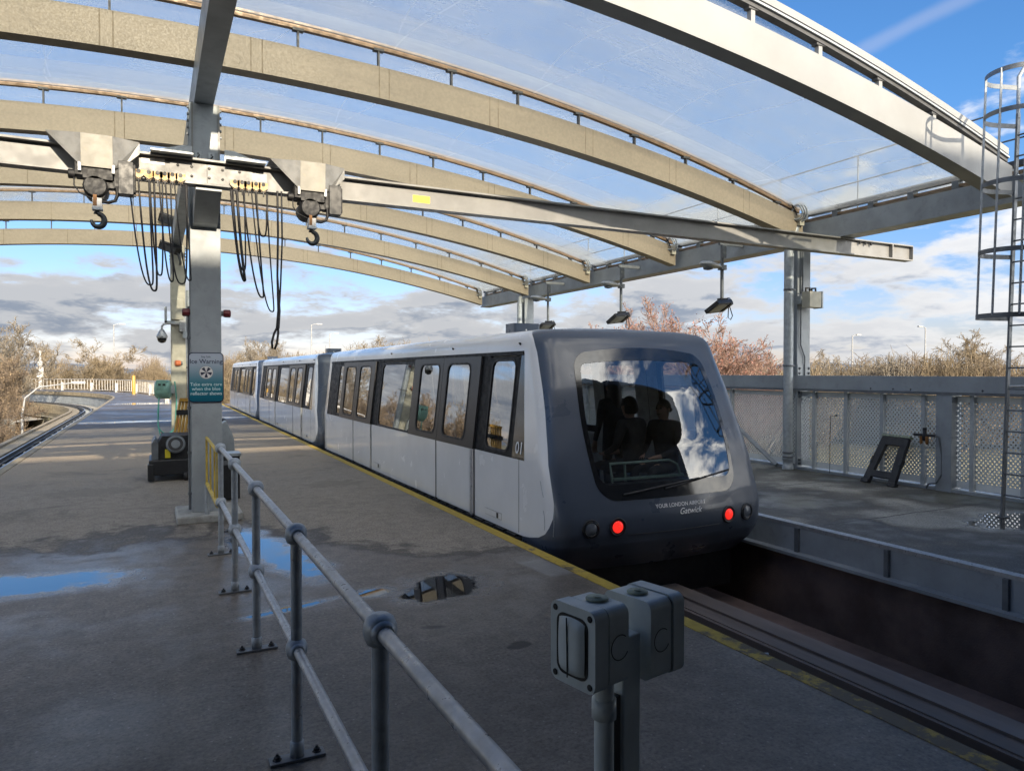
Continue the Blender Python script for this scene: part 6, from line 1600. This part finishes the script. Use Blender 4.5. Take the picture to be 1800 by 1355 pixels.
for src, px, d, py, H, rz, wide, lab in (
    (protoE, 1110, 47, 545, 11.0, 0.3, 0.9, 'paler reddish tree left of the middle floodlight behind the train'),
    (protoE, 1285, 46, 590, 11.0, 4.1, 1.0, 'lower reddish tree just left of the right column above the fence'),
    (protoD, -18, 58, 618, 9.6, 1.3, 0.62, 'brown bushy tree leaning over the left track wall'),
    (protoD, -170, 36, 600, 9.6, 2.6, 0.8, 'brown bushy tree mostly outside the left edge of the view'),
    (protoC, -5, 60, 545, 11.0, 2.2, 1.1, 'tall grey leafless tree at the left edge behind the brown ones'),
    (protoA, 60, 95, 640, 10.0, 2.9, 1.0, 'low tan tree at the far left end of the curved railing'),
    (protoA, 240, 135, 628, 10.0, 1.9, 1.2, 'low tan tree between the left lamp mast and the rear column'),
    (protoA, 420, 100, 607, 10.0, 3.6, 0.9, 'bushy tan tree just right of the warning sign'),
    (protoB, 510, 108, 600, 10.2, 2.1, 1.1, 'bare tan tree behind the roof of the middle train car'),
    (protoB, 640, 100, 592, 10.2, 0.2, 1.3, 'wide bare tree behind the rear half of the nearest train car'),
    (protoC, 720, 100, 590, 11.0, 4.0, 1.2, 'bare grey tree above the middle of the nearest car roof'),
    (protoB, 1460, 80, 618, 10.2, 3.0, 1.0, 'small bare tree just right of the column above the fence'),
    (protoC, 1545, 82, 612, 11.0, 1.2, 1.0, 'small grey bare tree between the two right lamp masts'),
    (protoB, 1655, 78, 600, 10.2, 5.0, 1.2, 'spreading bare tree right of the second lamp mast above the fence'),
    (protoA, 1690, 66, 640, 10.0, 0.9, 1.3, 'bushy tan tree low above the fence left of the ladder'),
    (protoC, -330, 52, 560, 11.0, 5.2, 1.2, 'tall bare tree left of the view, mirrored in the car windows'),
    (protoB, -700, 42, 565, 10.2, 4.4, 1.2, 'broad bare tree far left of the view, mirrored in the near windows'),
    (protoD, -1400, 30, 575, 9.6, 4.9, 1.1, 'brown tree well left of the view beyond the left track')):
    c = copy_tree(src); c['label'] = lab; put_tree(c, px, d, py, H, rz, wide)

def woodland():
    rng = random.Random(9); mb = MB()
    spots = []
    for px, d, py in [(-60, 70, 655), (20, 75, 655), (60, 120, 648), (100, 118, 640), (150, 122, 636), (200, 125, 636), (270, 140, 632), (340, 120, 628), (395, 110, 626), (440, 108, 620), (480, 108, 622), (540, 104, 618), (580, 106, 620), (620, 100, 612), (670, 98, 612), (715, 96, 608), (760, 96, 606), (820, 92, 606), (880, 90, 610), (950, 84, 615), (1020, 70, 625), (1080, 55, 628), (1150, 54, 622), (1230, 54, 622), (1300, 56, 628), (1350, 60, 632),
                      (1400, 66, 636), (1440, 70, 634), (1490, 74, 634), (1530, 74, 632), (1580, 72, 622), (1620, 70, 620), (1660, 68, 622), (1720, 70, 628), (1780, 70, 630), (1850, 66, 625), (1950, 60, 625)]:
        for q in range(3): spots.append((px + rng.uniform(-26, 26), d * rng.uniform(0.96, 1.12), py + rng.uniform(-14, 6)))
    for px, d, py in spots:
        x, y = dirpt(px, d); top = ztop(py, d); H = top - GZ; m = rng.choice(('bark_tan', 'bark_tan', 'bark_brown', 'bark_grey')); Rw = rng.uniform(2.4, 3.8)
        for s in range(330):
            a = rng.uniform(0, 2 * math.pi); rr = Rw * math.sqrt(rng.random()); u = rng.random()
            zt = GZ + H * (1 - 0.42 * (rr / Rw) ** 2) * rng.uniform(0.62, 1.0); z0 = GZ + (zt - GZ) * rng.uniform(0.1, 0.55)
            b = Vector((x + rr * .45 * math.cos(a), y + rr * .45 * math.sin(a), z0)); e = Vector((x + rr * math.cos(a), y + rr * math.sin(a), zt)); mid = b.lerp(e, .55) + Vector((rng.gauss(0, .2), rng.gauss(0, .2), -0.2))
            mb.path([b, mid, e], [0.07, 0.045, 0.018], m, 3, caps=False)
            for w in range(3):
                q = mid.lerp(e, rng.random()); e2 = q + Vector((rng.gauss(0, .5), rng.gauss(0, .5), rng.uniform(.2, 1.0))); mb.path([q, e2], [0.03, 0.014], m, 3, caps=False)
    o = mb.build('woodland'); o['kind'] = 'stuff'; tag(o, 'belt of bare tan winter woodland along the horizon beyond the platform', 'woodland')
woodland()
def thicket():
    rng = random.Random(21); mb = MB()
    for _ in range(170):
        x = rng.uniform(-15, -6.6); y = rng.uniform(14, 60)
        if y > 55 and x > -8.5: continue
        H = rng.uniform(2.2, 4.4) * (1.25 if x < -9.5 else 0.85); m = rng.choice(('bark_brown', 'bark_brown', 'bark_tan', 'bark_grey'))
        for s in range(46):
            a = rng.uniform(0, 2 * math.pi); rr = rng.uniform(0.2, 1.5); e = Vector((x + rr * math.cos(a), y + rr * math.sin(a), GZ + H * rng.uniform(.45, 1.0))); b = Vector((x + .25 * rr * math.cos(a), y + .25 * rr * math.sin(a), GZ + rng.uniform(0, H * .3))); mid = b.lerp(e, .5) + Vector((rng.gauss(0, .15), rng.gauss(0, .15), .2))
            mb.path([b, mid, e], [0.025, 0.018, 0.007], m, 3, caps=False)
            for w in range(2):
                q = mid.lerp(e, rng.random()); mb.path([q, q + Vector((rng.gauss(0, .3), rng.gauss(0, .3), rng.uniform(-.1, .6)))], [0.012, 0.006], m, 3, caps=False)
    o = mb.build('undergrowth'); o['kind'] = 'stuff'; tag(o, 'tangled brown undergrowth on the bank below the left track', 'undergrowth')
thicket()
